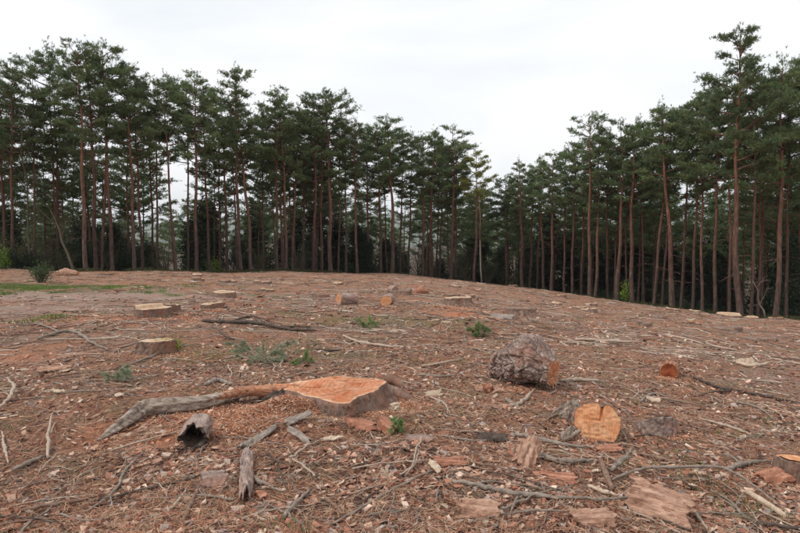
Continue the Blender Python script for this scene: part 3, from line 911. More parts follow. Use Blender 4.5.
def log_body(name, c, L, prof, label, cat='log', yaw=0.0, roll=0.0, pitch=0.0, bark='bark_log', cuts=('wood_orange', 'wood_orange'), seed=1, sq=1.0, size=.10, depth=.028, n=120, m=60, outline=None, slant=(0, 0), group=None, concave=(0, 0), stretch=2.0, cracks=()):
    """log along local x from -L/2 to L/2; prof: list of (t, radius, lift of the axis)"""
    rng = np.random.default_rng(seed)
    e = empty(name, tuple(c), label, cat, group)
    e.rotation_mode = 'XYZ'
    e.rotation_euler = (roll, pitch, yaw)
    pt = np.array([p[0] for p in prof]); pr = np.array([p[1] for p in prof]); pz = np.array([p[2] for p in prof])
    a, o = ring_outline(n, rng, (2, 3, 4), .05)
    if outline is not None:
        o = outline(a)
    ts = np.linspace(0, 1, m)
    sm = lambda q: np.interp(ts, pt, q) if len(pt) < 4 else np.convolve(np.pad(np.interp(ts, pt, q), 4, mode='edge'), np.ones(9) / 9, 'valid')
    rad, zz = sm(pr), sm(pz)
    V = []
    for t, r_, z_ in zip(ts, rad, zz):
        y = r_ * o * np.cos(a); z = r_ * o * np.sin(a) * sq
        sl = slant[0] * (1 - t) + slant[1] * t
        V.append(np.stack([np.full(n, -L / 2 + L * t) + sl * z, y, z + z_], 1))
    V = np.concatenate(V)
    ctr = np.repeat(np.stack([np.zeros(m), np.zeros(m), zz], 1), n, 0)
    nr_ = V - ctr; nr_[:, 0] = 0; nr_ /= np.linalg.norm(nr_, axis=1)[:, None]
    V += nr_ * bark_disp(V.copy(), seed, size, stretch, depth, 0)[:, None] + nr_ * (.05 * fbm3(V / .25, seed + 3))[:, None]
    i = np.arange(m - 1)[:, None] * n; j = np.arange(n)[None, :]; j2 = (j + 1) % n
    f = np.stack([i + j, i + j2, i + n + j2, i + n + j], -1).reshape(-1, 4)
    link('bark', mesh_np('bark', V, f, M[bark], True), e)
    for s, k in ((0, 0), (1, m - 1)):
        # the sawn end, following the bark's own edge, a little inside it
        loop = V[k * n:(k + 1) * n]
        cc = loop.mean(0)
        nr = 8 if not cracks else 26
        W = [cc + (0, 0, 0)]; rim = [0.0]
        for q in range(1, nr + 1):
            t = q / nr
            W.extend(cc + (loop - cc) * t * (.985 if q == nr else 1)); rim.extend([t] * n)
        W = np.array(W)
        W[:, 0] += (.010 if s else -.010) * (1 - np.array(rim)) + .012 * vn2(W[:, 1] / .05, W[:, 2] / .02, seed + s) - (concave[s] if s else -concave[s]) * (1 - np.array(rim) ** 2) * (1 + .8 * vn2(W[:, 1] / .06, W[:, 2] / .06, seed + 9))
        for (y0, z0, y1, z1, wd, dp) in (cracks if not s else ()):
            q0 = np.array([y0, z0]); q1 = np.array([y1, z1]); X2 = W[:, 1:] - cc[1:]
            tt_ = np.clip(((X2 - q0) @ (q1 - q0)) / ((q1 - q0) @ (q1 - q0)), 0, 1)
            W[:, 0] += dp * (1 - .8 * tt_) * np.exp(-(np.linalg.norm(X2 - q0 - tt_[:, None] * (q1 - q0), axis=1) / wd) ** 2)
        # face drawn in its own plane so that the rings run round the pith
        fo = bpy.data.objects.new('cut_face', None)
        X = W - cc
        Wl = np.stack([X[:, 1], X[:, 2], X[:, 0]], 1)
        jj = np.arange(n); jn = (jj + 1) % n
        t_ = np.stack([np.zeros(n, int), 1 + jj, 1 + jn], 1)
        qd = np.concatenate([np.stack([1 + u * n + jj, 1 + (u + 1) * n + jj, 1 + (u + 1) * n + jn, 1 + u * n + jn], 1) for u in range(nr - 1)])
        if not s:
            t_ = t_[:, ::-1]; qd = qd[:, ::-1]
        bpy.data.objects.remove(fo)
        o_ = link('cut_face', mesh_np('cut_face', Wl, [qd, t_], M[cuts[s]], True, attrs={'rim': rim}), e)
        o_.matrix_local = Matrix(((0, 0, 1, cc[0]), (1, 0, 0, cc[1]), (0, 1, 0, cc[2]), (0, 0, 0, 1)))
    return e

# ---- the big orange stump and its long grey root
def big_stump():
    poly = [(251, 388.5), (270, 386.5), (288, 385), (300, 381.5), (312, 378.5), (335, 378), (356, 379), (372, 380.5), (386, 383.5), (376, 390), (364, 395), (354, 399), (350, 403), (340, 403.8), (330, 402), (318, 397.5), (309, 393.5), (296, 391), (283, 390), (266, 391)]
    base = at(340, 414)
    g = base.z
    hgt = .175
    P = []
    for k, (px, py) in enumerate(poly):
        dx, dy, dz = ray(px, py)
        up = hgt if px > 316 else float(np.interp(px, [250, 290, 316], [.05, .11, hgt]))
        t = (g + up - CAM_H) / dz
        P.append((dx * t, dy * t, g + up))
    P = np.array(P)
    Q = spline(np.vstack([P, P[:1]]), 8)[:-1]
    n = len(Q)
    c = np.array([Q[:, 0].mean() + .12, Q[:, 1].mean(), g])
    e = empty('tree_stump', tuple(c), 'largest stump, low, with a bright orange cut top and a long grey root', 'stump', 'sawn stumps left in the clearing')
    Q = Q - c
    rng = np.random.default_rng(3)
    Q[:, :2] += .003 * rng.normal(size=(n, 2)) + .014 * np.stack([vn2(np.arange(n) / 4.0, np.zeros(n), 71), vn2(np.arange(n) / 4.0, np.zeros(n), 72)], 1)
    pith = np.array([.22, .02, hgt])
    nr = 16
    V = [pith]; rim = [0.0]
    for k in range(1, nr + 1):
        t = k / nr
        V.extend(pith * (1 - t) + Q * t); rim.extend([t] * n)
    V = np.array(V); rim = np.array(rim)
    V[:, 2] += .014 * vn2(V[:, 0] / .25, V[:, 1] / .06, 5) + .006 * vn2(V[:, 0] / .07, V[:, 1] / .025, 6) + .022 * sst(-.02, .02, V[:, 1] + .3 * V[:, 0] - .09) - .03 * np.exp(-((V[:, 0] + .28) / .14) ** 2)
    jj = np.arange(n); jn = (jj + 1) % n
    t_ = np.stack([np.zeros(n, int), 1 + jj, 1 + jn], 1)
    qd = np.concatenate([np.stack([1 + u * n + jj, 1 + (u + 1) * n + jj, 1 + (u + 1) * n + jn, 1 + u * n + jn], 1) for u in range(nr - 1)])
    area = np.sum(Q[:, 0] * np.roll(Q[:, 1], -1) - np.roll(Q[:, 0], -1) * Q[:, 1])
    me = mesh_np('cut_face', V - pith, [qd if area > 0 else qd[:, ::-1], t_ if area > 0 else t_[:, ::-1]], M['wood_orange'], True, attrs={'rim': rim})
    o = link('cut_face', me, e); o.location = pith
    # bark flank, flaring into the ground
    edge_ = V[-n:]
    m = 16
    W = []
    out_ = Q[:, :2] - np.array([.12, .0]); out_ /= np.linalg.norm(out_, axis=1)[:, None]
    # outward normal of the outline
    tg = np.roll(Q[:, :2], -1, 0) - np.roll(Q[:, :2], 1, 0)
    nm = np.stack([tg[:, 1], -tg[:, 0]], 1) * (1 if area > 0 else -1); nm /= np.linalg.norm(nm, axis=1)[:, None] + 1e-9
    right = sst(.15, .45, Q[:, 0])
    for k in range(m):
        t = k / (m - 1)
        off = ((.0 if k == 0 else .010) + (.10 + .13 * right) * t ** 1.8 * (.7 + .6 * vn2(np.arctan2(Q[:, 1], Q[:, 0]) * 4, 0 * t + np.zeros(n), 8)))[:, None]
        z = edge_[:, 2] - .001 - t * (edge_[:, 2] + .12)
        W.append(np.concatenate([Q[:, :2] + nm * off, z[:, None]], 1))
    W = np.concatenate(W)
    nr3 = np.concatenate([np.tile(nm, (m, 1)), np.zeros((len(W), 1))], 1)
    W += nr3 * (bark_disp(W.copy(), 5, .07, 2.2, .032) * np.repeat(np.minimum(1, np.arange(m) / 2.0), n))[:, None]
    i = np.arange(m - 1)[:, None] * n; j = jj[None, :]; j2 = jn[None, :]
    f = np.stack([i + j, i + n + j, i + n + j2, i + j2], -1).reshape(-1, 4)
    if area < 0: f = f[:, ::-1]
    link('bark', mesh_np('bark', W, f, M['bark'], True), e)
    # root spreading to the right
    for pts, r0 in (([(372, 392), (392, 398), (408, 404), (424, 409)], .085), ([(352, 404), (360, 412), (372, 419)], .06), ([(386, 386), (400, 388), (416, 392)], .06)):
        S = spline([Vector(at(*p)) for p in pts], 6) - c
        k = len(S)
        S[:, 2] += np.linspace(.09, -.03, k)
        mb = MB(); mb.tube(S, np.linspace(r0, .02, k) * (1 + .12 * rng.normal(size=k)), 10)
        link('root', mb.mesh('root', M['bark']), e)
    # the long grey root to the left: a flattened, twisted limb
    pts = [(97, 437, .005), (112, 432, .03), (128, 426, .05), (145, 419, .07), (170, 416, .08), (200, 413, .08), (225, 409, .09), (250, 404, .11), (275, 402, .11), (300, 398, .06)]
    S = spline([Vector(at(p[0], p[1])) + Vector((0, 0, p[2])) for p in pts], 7) - c
    k = len(S)
    t = np.linspace(0, 1, k)
    rad = np.interp(t, [0, .12, .3, .5, .75, .9, 1], [.008, .038, .072, .062, .048, .042, .05])
    A, B = frames(S)
    na = 28
    an = np.linspace(0, 2 * math.pi, na, endpoint=False)
    tw = t * 2.2
    V = []
    for q in range(k):
        rr_ = rad[q] * (1 + .16 * np.cos(3 * an + tw[q] * 2) + .12 * np.cos(5 * an - tw[q] * 3 + 1) + .10 * np.abs(np.sin(8 * an + tw[q])))
        V.append(S[q] + np.outer(np.cos(an) * rr_ * 1.1, A[q]) + np.outer(np.sin(an) * rr_ * .95, B[q]))
    V = np.concatenate(V)
    V += (.006 * vn3(V * np.array([14, 60, 60]), 4))[:, None]
    i = np.arange(k - 1)[:, None] * na; j = np.arange(na)[None, :]; j2 = (j + 1) % na
    f = np.stack([i + j, i + j2, i + na + j2, i + na + j], -1).reshape(-1, 4)
    tag(link('root', mesh_np('root', V, f, M['root_grey'], True), e), 'long grey weathered root twisting out to the left')
    # torn orange strip of sapwood along the upper end of that root
    S2 = S[int(k * .52):] + np.array([0, -.03, .0])
    mb = MB(); mb.tube(S2 + np.array([0, .0, .015]), np.interp(np.linspace(0, 1, len(S2)), [0, .25, .6, 1], [.008, .035, .055, .07]) * (1 + .15 * rng.normal(size=len(S2))), 11)
    tag(link('torn_sapwood', mb.mesh('torn_sapwood', M['root_orange']), e), 'torn orange wood strip running into the grey root')
big_stump()

# ---- the other stumps: foot pixel, width px, height px
def pstump(px, py, w, hp, label, flat=1.0, **kw):
    c = at(px, py); k = pxm(c)
    r = w * k / 2
    c = c + Vector((0, r * .5, 0)); c.z = hz(c.x, c.y)
    return stump('tree_stump', c, r / 1.04, r * flat / 1.04, hp * k, label, **kw)
pstump(153, 354.5, 36, 11.5, 'upright grey barked stump with bright moss on its right side', bark='bark', seed=4, flare=.16, depth=.022)
pstump(149, 321.5, 34, 8.5, 'wide pale stump with a saw notch and a smaller stump joined behind it', cut='wood_fresh', seed=5, flare=.15, step=.06)
pstump(171, 317, 15, 6.5, 'small pale stump tucked against the right side of the wide notched stump', seed=6, flare=.15)
pstump(210, 313.5, 22, 4.5, 'low pale stump with a hole in its cut top', seed=7, flare=.2, hollow=.10)
pstump(222, 297, 24, 6, 'pale topped stump on the far edge of the bare track', seed=8, flare=.35, fine=0)
pstump(459, 308, 27, 7, 'dark sided stump with red sawdust heaped below it', bark='bark', cut='wood_fresh', seed=9, flare=.35, amp=.10, roots=3)
pstump(521, 316, 28, 5, 'low dark rooty stump right of the stump with red sawdust', cut='wood_grey', bark='bark', seed=10, flare=.55, amp=.12, roots=4)
pstump(403, 297.5, 17, 4, 'ragged brown stump with bark standing up beside a pale chunk', cut='wood_grey', bark='bark', seed=11, flare=.3, amp=.15, step=.08, fine=0)
pstump(799, 483, 30, 20, 'stump cut off by the right picture edge with orange top and grey side', cut='wood_amber', bark='bark', seed=12, flare=.12)
pstump(662, 433, 36, 12, 'sunken grey brown stump right of the amber log end', cut='wood_grey', bark='bark_log', seed=13, flare=.12, tilt=(.1, -.5), depth=.03)
FAR = [(579, 309, 18, 2.5, 'pale flat stump, largest of the cluster right of centre'), (592, 306, 12, 3, 'pale small stump behind the cluster right of centre'), (590, 313.5, 15, 2, 'pale low stump at the front of the cluster right of centre'),
    (557, 304, 10, 2, 'small pale stump left of the cluster right of centre'), (525, 300.5, 10, 2, 'small pale stump above the dark rooty stump'), (562, 297.5, 10, 2, 'tiny pale stump close to the right wood, under the first trunks'),
    (660, 319, 13, 3, 'brown topped stump in front of the bright green sapling trunks'), (646, 326, 15, 4, 'dark reddish stump in the middle of the right slope'), (696, 327, 12, 3, 'small reddish stump in the right slope below the thick pine'),
    (733, 318, 24, 3.5, 'widest pale stump, close in front of the tallest pine'), (753, 319, 13, 2, 'flat pale stump right of the widest one by the tallest pine'), (777, 323, 12, 3, 'small orange red stump by the right corner trunks'),
    (765, 340, 28, 3, 'low wide grey stump on the far right slope'), (674, 311, 12, 2, 'pale stump at the foot of the thick red trunk'), (696, 313, 12, 2, 'pale stump just right of the thick red trunk'),
    (103, 275.5, 13, 2.5, 'pale orange stump at the left wood edge'), (196, 277, 10, 2, 'tiny stump close to the wood behind the pale topped stump'), (197, 282, 11, 3, 'small stump just left above the pale topped stump'),
    (227, 283, 15, 2.5, 'flat wide stump beyond the pale topped stump'), (261, 287, 16, 3, 'flat pale stump right of the pale topped stump'), (266, 291, 13, 3, 'second flat stump right of the pale topped stump, nearer one'),
    (456, 288, 11, 2, 'small pale stump far behind the stump with red sawdust'), (452, 299, 16, 2.2, 'pale flat stump just behind the stump with red sawdust, left one'), (470, 298, 11, 2.2, 'pale flat stump just behind the stump with red sawdust, right one'),
    (337, 286.5, 10, 2, 'tiny stump far back in the middle'), (320, 300, 18, 3, 'dark broken stump left of the grey log with orange end'), (513, 287, 8, 2, 'tiny stump at the wood edge below the gap'), (730, 333, 24, 4, 'rooty torn stump on the right slope below the widest pale stump')]
for k, (px, py, w, hp, lab) in enumerate(FAR):
    dark = any(q in lab for q in ('dark', 'torn', 'grey', 'brown'))
    pstump(px, py, w, hp * (.7 if dark else .9), lab, bark='bark', cut='wood_grey' if dark else 'wood_orange' if ('orange' in lab or 'reddish' in lab) else 'wood_fresh', seed=100 + k, flare=.5 if dark else .35, amp=.1, fine=0, step=.05, roots=4 if 'root' in lab else 0)

# ---- logs
c = at(526, 388); c.y += .26; c.z = hz(c.x, c.y)
log_body('log_section', c + Vector((0, 0, .31)), .90, [(0, .10, -.20), (.12, .15, -.15), (.30, .22, -.07), (.50, .29, .01), (.68, .325, .05), (.78, .31, .04), (.90, .22, -.05), (1.0, .17, -.10)],
    'big chunk of log with thick plated grey bark and small orange end', yaw=-.72, cuts=('wood_grey', 'wood_orange'), seed=31, size=.10, depth=.085, stretch=1.9, n=230, m=130, slant=(-.35, .0), sq=.95, outline=lambda a: (np.abs(np.cos(a + .2)) ** 3 + np.abs(np.sin(a + .2)) ** 3) ** (-1 / 3.) * .93)
c = at(604, 441); k = pxm(c)
def heart(a):
    # two shoulders with a cleft between them at the top
    d = (a - math.pi / 2 - .22 + math.pi) % (2 * math.pi) - math.pi
    d2 = (a - math.pi / 2 - .95 + math.pi) % (2 * math.pi) - math.pi
    return 1 + .04 * np.cos(2 * a) - .15 * np.exp(-(d / .15) ** 2) - .05 * np.exp(-(d2 / .2) ** 2) - .07 * np.exp(-(((a + math.pi / 2 + math.pi) % (2 * math.pi) - math.pi) / .5) ** 2)
log_body('log_section', c + Vector((.02, .22, .10)), .5, [(0, .205, 0), (1, .20, 0)], 'short round log showing a bright amber cleft end to the camera', yaw=1.20, pitch=.36, cuts=('wood_amber', 'wood_amber'), seed=32, outline=heart, size=.06, depth=.012, n=180, m=30, sq=.97, cracks=((-.045, .19, -.03, .02, .010, .07),))
c = at(673, 381)
log_body('log_section', c + Vector((0, .10, .09)), .30, [(0, .13, 0), (1, .12, 0)], 'small rotten red log piece with a ragged hollow end', yaw=math.pi / 2 - .55, cuts=('wood_red', 'wood_red'), bark='bark_orange', seed=33, size=.05, depth=.025, n=60, m=20, concave=(.035, 0))
c = at(347, 309)
log_body('log_section', c + Vector((0, .1, .15)), .55, [(0, .17, 0), (1, .18, 0)], 'short grey log with an orange end beyond the dark fallen branch', yaw=.55, cuts=('wood_amber', 'wood_grey'), bark='bark_log', seed=34, n=50, m=20, depth=.015)
c = at(388, 311)
log_body('log_section', c + Vector((0, .2, .15)), .45, [(0, .17, 0), (1, .16, 0)], 'small far log with a round bright orange end facing the camera', yaw=math.pi / 2 - .25, cuts=('wood_amber', 'wood_amber'), seed=35, n=50, m=16, depth=.015)
c = at(393, 296.5)
log_body('log_section', c + Vector((0, .2, .13)), .5, [(0, .15, 0), (1, .15, 0)], 'pale grey ended log lying against the ragged brown stump', yaw=math.pi / 2 + .4, cuts=('wood_grey', 'wood_grey'), seed=36, n=40, m=14, depth=.015)
c = at(422, 295)
log_body('log_section', c + Vector((0, .1, .10)), .6, [(0, .12, 0), (.5, .2, .03), (1, .08, -.03)], 'far reddish lump of torn wood in the middle distance', yaw=.3, cuts=('wood_orange', 'wood_orange'), bark='bark_orange', seed=37, n=40, m=20, depth=.03)
c = at(66, 276)
log_body('log_section', c + Vector((0, .1, .15)), 1.4, [(0, .10, 0), (.4, .26, .03), (1, .12, -.03)], 'reddish torn log heap at the left wood edge right of the bush', yaw=.05, cuts=('wood_red', 'wood_orange'), bark='bark_inner', seed=38, n=40, m=26, depth=.04)

# hollow log: an open tube, dark inside
def hollow_log():
    c = at(197, 446)
    e = empty('hollow_log', tuple(c), 'small hollow log with a dark open end beside the long grey root', 'log')
    e.rotation_euler = (0, -.12, 1.72)
    e.scale = (.8, .8, .8)
    n, m, L = 64, 22, .28
    a = np.linspace(0, 2 * math.pi, n, endpoint=False)
    def shell(rad, seed, d):
        V = []
        for k in range(m):
            t = k / (m - 1)
            r_ = rad * (1 + .10 * np.cos(2 * a + 1) + .07 * np.cos(5 * a))
            x0 = -L / 2 + L * t + (.045 * np.cos(3 * a + 2) + .02 * np.sin(9 * a)) * (1 - t)
            V.append(np.stack([x0, r_ * np.cos(a), r_ * np.sin(a) + .125], 1))
        V = np.concatenate(V)
        nr_ = V - np.array([0, 0, .125]); nr_[:, 0] = 0; nr_ /= np.linalg.norm(nr_, axis=1)[:, None]
        return V + nr_ * bark_disp(V.copy(), seed, .05, 2.2, d, 0)[:, None]
    O, I = shell(.135, 3, .022), shell(.105, 4, .014)
    V = np.concatenate([O, I]); q = n * m
    i = np.arange(m - 1)[:, None] * n; j = np.arange(n)[None, :]; j2 = (j + 1) % n
    fo = np.stack([i + j, i + j2, i + n + j2, i + n + j], -1).reshape(-1, 4)
    fi = fo[:, ::-1] + q
    jj = np.arange(n); jn = (jj + 1) % n
    rim0 = np.stack([jj, q + jj, q + jn, jn], 1)
    link('bark', mesh_np('bark', O, fo, M['bark_log'], True), e)
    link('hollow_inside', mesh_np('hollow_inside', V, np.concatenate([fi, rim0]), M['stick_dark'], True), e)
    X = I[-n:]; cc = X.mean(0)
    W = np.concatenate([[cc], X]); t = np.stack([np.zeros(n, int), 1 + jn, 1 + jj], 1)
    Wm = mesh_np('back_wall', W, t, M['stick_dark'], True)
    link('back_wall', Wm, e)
hollow_log()

# ------------------------------------------------------------------ sticks, branches, bark slabs
def stick(name, pts, w, m, label, cat='stick', lift_=0.0, ends=(.7, .35), side=None, group=None, n=8, up=None):
    """pts: photograph spots of the stick on the ground, w: thickness in photograph pixels"""
    P = [at(*p) for p in pts]
    k = pxm(P[0]) * .5 + pxm(P[-1]) * .5
    r = w * k / 2 * (1.2 if w < 6 else 1)
    S = spline(P, 7)
    kk = len(S)
    t = np.linspace(0, 1, kk)
    # a stiff stick bridges the small hollows of the ground
    z = np.convolve(np.pad(S[:, 2], 6, mode='edge'), np.ones(13) / 13, 'valid')
    z = np.maximum(z, S[:, 2] - r * .5)
    S[:, 2] = z + r * .8 + .010 + lift_ + (np.interp(t, np.linspace(0, 1, len(up)), up) if up else 0)
    rng = np.random.default_rng(abs(hash((name, pts[0]))) % 9999 if False else int(pts[0][0] * 7 + pts[0][1]))
    th_ = w > 5.5
    S[1:-1] += rng.normal(0, (.10 if th_ else .35) * r, (kk - 2, 3)) * np.array([1, 1, .3])
    rad = r * np.interp(t, [0, .5, 1], [ends[0], 1, ends[1]] if not th_ else [.9, 1, .8]) * (1 + (.05 if th_ else .13) * rng.normal(size=kk))
    org = S[0].copy()
    mb = MB(); mb.tube(S - org, np.maximum(rad, .0012), 14 if th_ else n)
    if not side:
        o = link(name, mb.mesh(name, M[m]))
        o.location = org
        return tag(o, label, cat, group)
    e = empty(name, tuple(org), label, cat, group)
    link('main_stem', mb.mesh('main_stem', M[m]), e)
    for sp in side:
        Q = spline([at(*p) for p in sp], 5) - org
        q = len(Q)
        Q[:, 2] += r * .6 + lift_ + .02 * np.sin(np.linspace(0, 3.1, q))
        mb = MB(); mb.tube(Q, np.linspace(r * .6, r * .2, q), 6)
        link('side_twig', mb.mesh('side_twig', M[m]), e)
    return e
ST = [
 ([(38, 341), (58, 336), (76, 335), (92, 343), (108, 350)], 3.2, 'stick', 'curved grey branch on the bare ground left of the mossy stump'),
 ([(203, 326), (228, 327), (256, 327), (286, 332), (316, 334)], 4, 'stick_dark', 'dark fallen branch lying across the middle left', [[(228, 327), (250, 322), (268, 324)], [(286, 332), (300, 327)]]),
 ([(343, 339), (358, 345), (376, 349), (394, 352)], 2.6, 'stick_pale', 'pale crooked stick in the centre of the clearing', [[(358, 345), (346, 350)]]),
 ([(316, 354), (330, 356), (342, 355)], 2.4, 'stick_dark', 'short dark stick below the pale crooked stick'),
 ([(422, 368), (440, 367), (463, 364)], 2.4, 'stick_pale', 'thin pale stick left of the big bark chunk, upper of two'),
 ([(418, 377), (437, 379), (456, 378)], 2.2, 'stick', 'thin greyish stick left of the big bark chunk, lower of two'),
 ([(12, 464), (30, 457), (48, 451)], 4.2, 'stick', 'short thick grey stick at the left margin, meeting an upright twig'),
 ([(48, 454), (49, 440), (53, 425)], 3, 'stick_pale', 'pale forked twig standing on the short thick grey stick', [[(51, 432), (56, 424)]], [0, .05, .10]),
 ([(0, 409), (10, 402), (14, 393), (7, 383)], 3, 'stick_pale', 'pale hooked stick at the left picture edge', [[(12, 400), (2, 392)]], [.0, .03, .07, .06]),
 ([(2, 431), (4, 445), (8, 458)], 2.6, 'stick_pale', 'short pale twig at the left picture edge under the hooked one'),
 ([(84, 505), (113, 487), (126, 468), (145, 452)], 2.6, 'stick', 'long thin bent twig in the left foreground', [[(110, 489), (112, 500)]]),
 ([(20, 503), (55, 496), (95, 490)], 4, 'stick_brown', 'light brown split branch in the left foreground'),
 ([(95, 495), (140, 488), (190, 481), (214, 476)], 2.4, 'stick_dark', 'thin dark twig running right through the left foreground'),
 ([(183, 533), (190, 514), (199, 496)], 4, 'stick_brown', 'brown stick at the bottom edge left of the bark covered branch'),
 ([(168, 517), (180, 503), (190, 487)], 2.4, 'stick_pale', 'curved pale twig left of the brown bottom edge stick'),
 ([(243, 482), (258, 493), (281, 504)], 4, 'stick', 'smooth greenish grey stick leaning over the thick flaking strip'),
 ([(284, 531), (296, 515), (310, 500)], 4.6, 'stick', 'straight short grey brown stick at the bottom, left of centre'),
 ([(325, 507), (334, 514), (343, 523)], 4, 'stick_brown', 'stubby brown stick right of the straight short one'),
 ([(330, 533), (362, 516), (395, 500), (425, 488), (452, 480)], 2.4, 'stick', 'long thin twig rising from the bottom edge to the middle', [[(395, 500), (392, 516), (380, 530)]]),
 ([(452, 497), (490, 503), (525, 508), (580, 511), (638, 508)], 4.6, 'stick', 'long smooth grey branch across the bottom, right of centre', [[(518, 508), (513, 518), (509, 528)], [(470, 500), (500, 497)]]),
 ([(515, 440), (536, 446), (562, 452), (596, 457)], 4.4, 'stick', 'grey brown branch lying left of the amber log end', [[(540, 447), (520, 452)]]),
 ([(540, 466), (556, 472), (574, 473), (593, 471)], 5, 'stick', 'stout curved grey stick below the amber log end'),
 ([(612, 487), (635, 484), (660, 483), (720, 485), (752, 497), (790, 515)], 3, 'stick', 'long arching thin branch across the right foreground', [[(720, 485), (736, 496), (744, 506)], [(660, 483), (690, 486)]], [.01, .05, .08, .10, .08, .02]),
 ([(600, 471), (606, 483), (612, 496)], 6, 'stick_brown', 'short brown stub of branch crossing the end of the arching branch'),
 ([(611, 480), (622, 470), (633, 459)], 4.4, 'stick', 'straight grey stick slanting up from the brown stub'),
 ([(726, 476), (740, 471), (752, 467), (771, 466)], 4.6, 'stick', 'forked grey branch in the right foreground', [[(742, 470), (732, 463), (722, 458)]]),
 ([(640, 461), (665, 467), (694, 471)], 3.4, 'stick_brown', 'brown straight twig above the arching branch'),
 ([(683, 504), (695, 517), (707, 532)], 4, 'stick_pale', 'pale stick slanting to the bottom edge right of the big bark slab'),
 ([(588, 494), (603, 499), (618, 504)], 4.4, 'chip_pale', 'whitish splinter lying left of the big bark slab'),
 ([(757, 525), (780, 527), (805, 529)], 4.4, 'stick_dark', 'dark stick at the bottom right corner'),
 ([(748, 495), (766, 505), (786, 517)], 6.5, 'chip_pale', 'yellowish split piece of branch under the arching branch'),
 ([(690, 381), (712, 388), (732, 392), (765, 397), (805, 403)], 3, 'stick_dark', 'long dark branch reaching in from the right edge', [[(732, 392), (712, 396), (698, 398)]]),
 ([(575, 343), (600, 345), (620, 346), (642, 347)], 2.6, 'stick_pale', 'long pale stick behind the big bark chunk', [[(600, 345), (590, 350)]]),
 ([(560, 382), (578, 382), (599, 384)], 3.4, 'stick_pale', 'pale bare stick poking out right of the big bark chunk'),
 ([(665, 337), (685, 341), (704, 346)], 2, 'stick_pale', 'thin pale stick on the right slope'),
 ([(430, 402), (443, 410), (450, 424)], 2, 'stick_pale', 'thin pale curved twig right of the big stump'),
 ([(500, 412), (518, 408), (528, 398), (536, 390)], 3, 'stick_pale', 'pale broken twig in front of the big bark chunk'),
 ([(505, 402), (512, 408), (520, 414)], 3.4, 'stick', 'short stubby stick below the big bark chunk'),
 ([(350, 425), (368, 415), (380, 409)], 4, 'stick_brown', 'brown stick lying in front of the big stump', ),
 ([(60, 336), (40, 330), (20, 332)], 2, 'stick', 'faint thin stick on the bare ground at far left'),
 ([(205, 389), (218, 384), (232, 388)], 5, 'grey_wood', 'grey broken stick behind the long grey root'),
 ([(400, 487), (415, 478), (418, 462)], 2.4, 'stick_pale', 'slender pale twig curving up left of the tan bark slab'),
 ([(440, 443), (470, 447), (498, 445)], 2, 'stick', 'thin grey twig in the middle foreground'),
 ([(700, 420), (730, 428), (752, 436)], 2.4, 'stick_pale', 'pale thin stick in the right middle ground, nearer one'),
 ([(735, 405), (757, 410), (775, 420)], 2.2, 'stick', 'grey thin stick in the right middle ground, farther one'),
 ([(640, 402), (652, 396), (672, 399)], 2.4, 'stick', 'grey twig between the amber log and the red log piece'),
 ([(736, 372), (752, 374), (770, 370)], 3.4, 'chip_pale', 'whitish piece of wood on the right slope'),
 ([(130, 365), (150, 358), (172, 352)], 2, 'stick', 'thin twig running out from under the mossy stump'),
 ([(60, 505), (90, 515), (120, 512)], 2.2, 'stick', 'thin grey twig near the bottom left corner'),
 ([(545, 427), (556, 421), (566, 416)], 2.4, 'stick_brown', 'short brown twig left of the amber log'),
 ([(650, 520), (672, 527), (690, 533)], 2.4, 'stick_dark', 'dark thin twig under the big bark slab'),
 ([(500, 525), (535, 520), (575, 523)], 2.4, 'stick', 'thin twig at the bottom between two bark slabs'),
 ([(365, 462), (390, 458), (410, 449)], 2, 'stick', 'thin twig under the orange bark curl'),
]
for q in ST:
    stick('stick' if len(q) < 5 else 'branch', q[0], q[1], q[2], q[3], 'stick' if len(q) < 5 else 'branch', side=q[4] if len(q) > 4 else None, up=q[5] if len(q) > 5 else None)

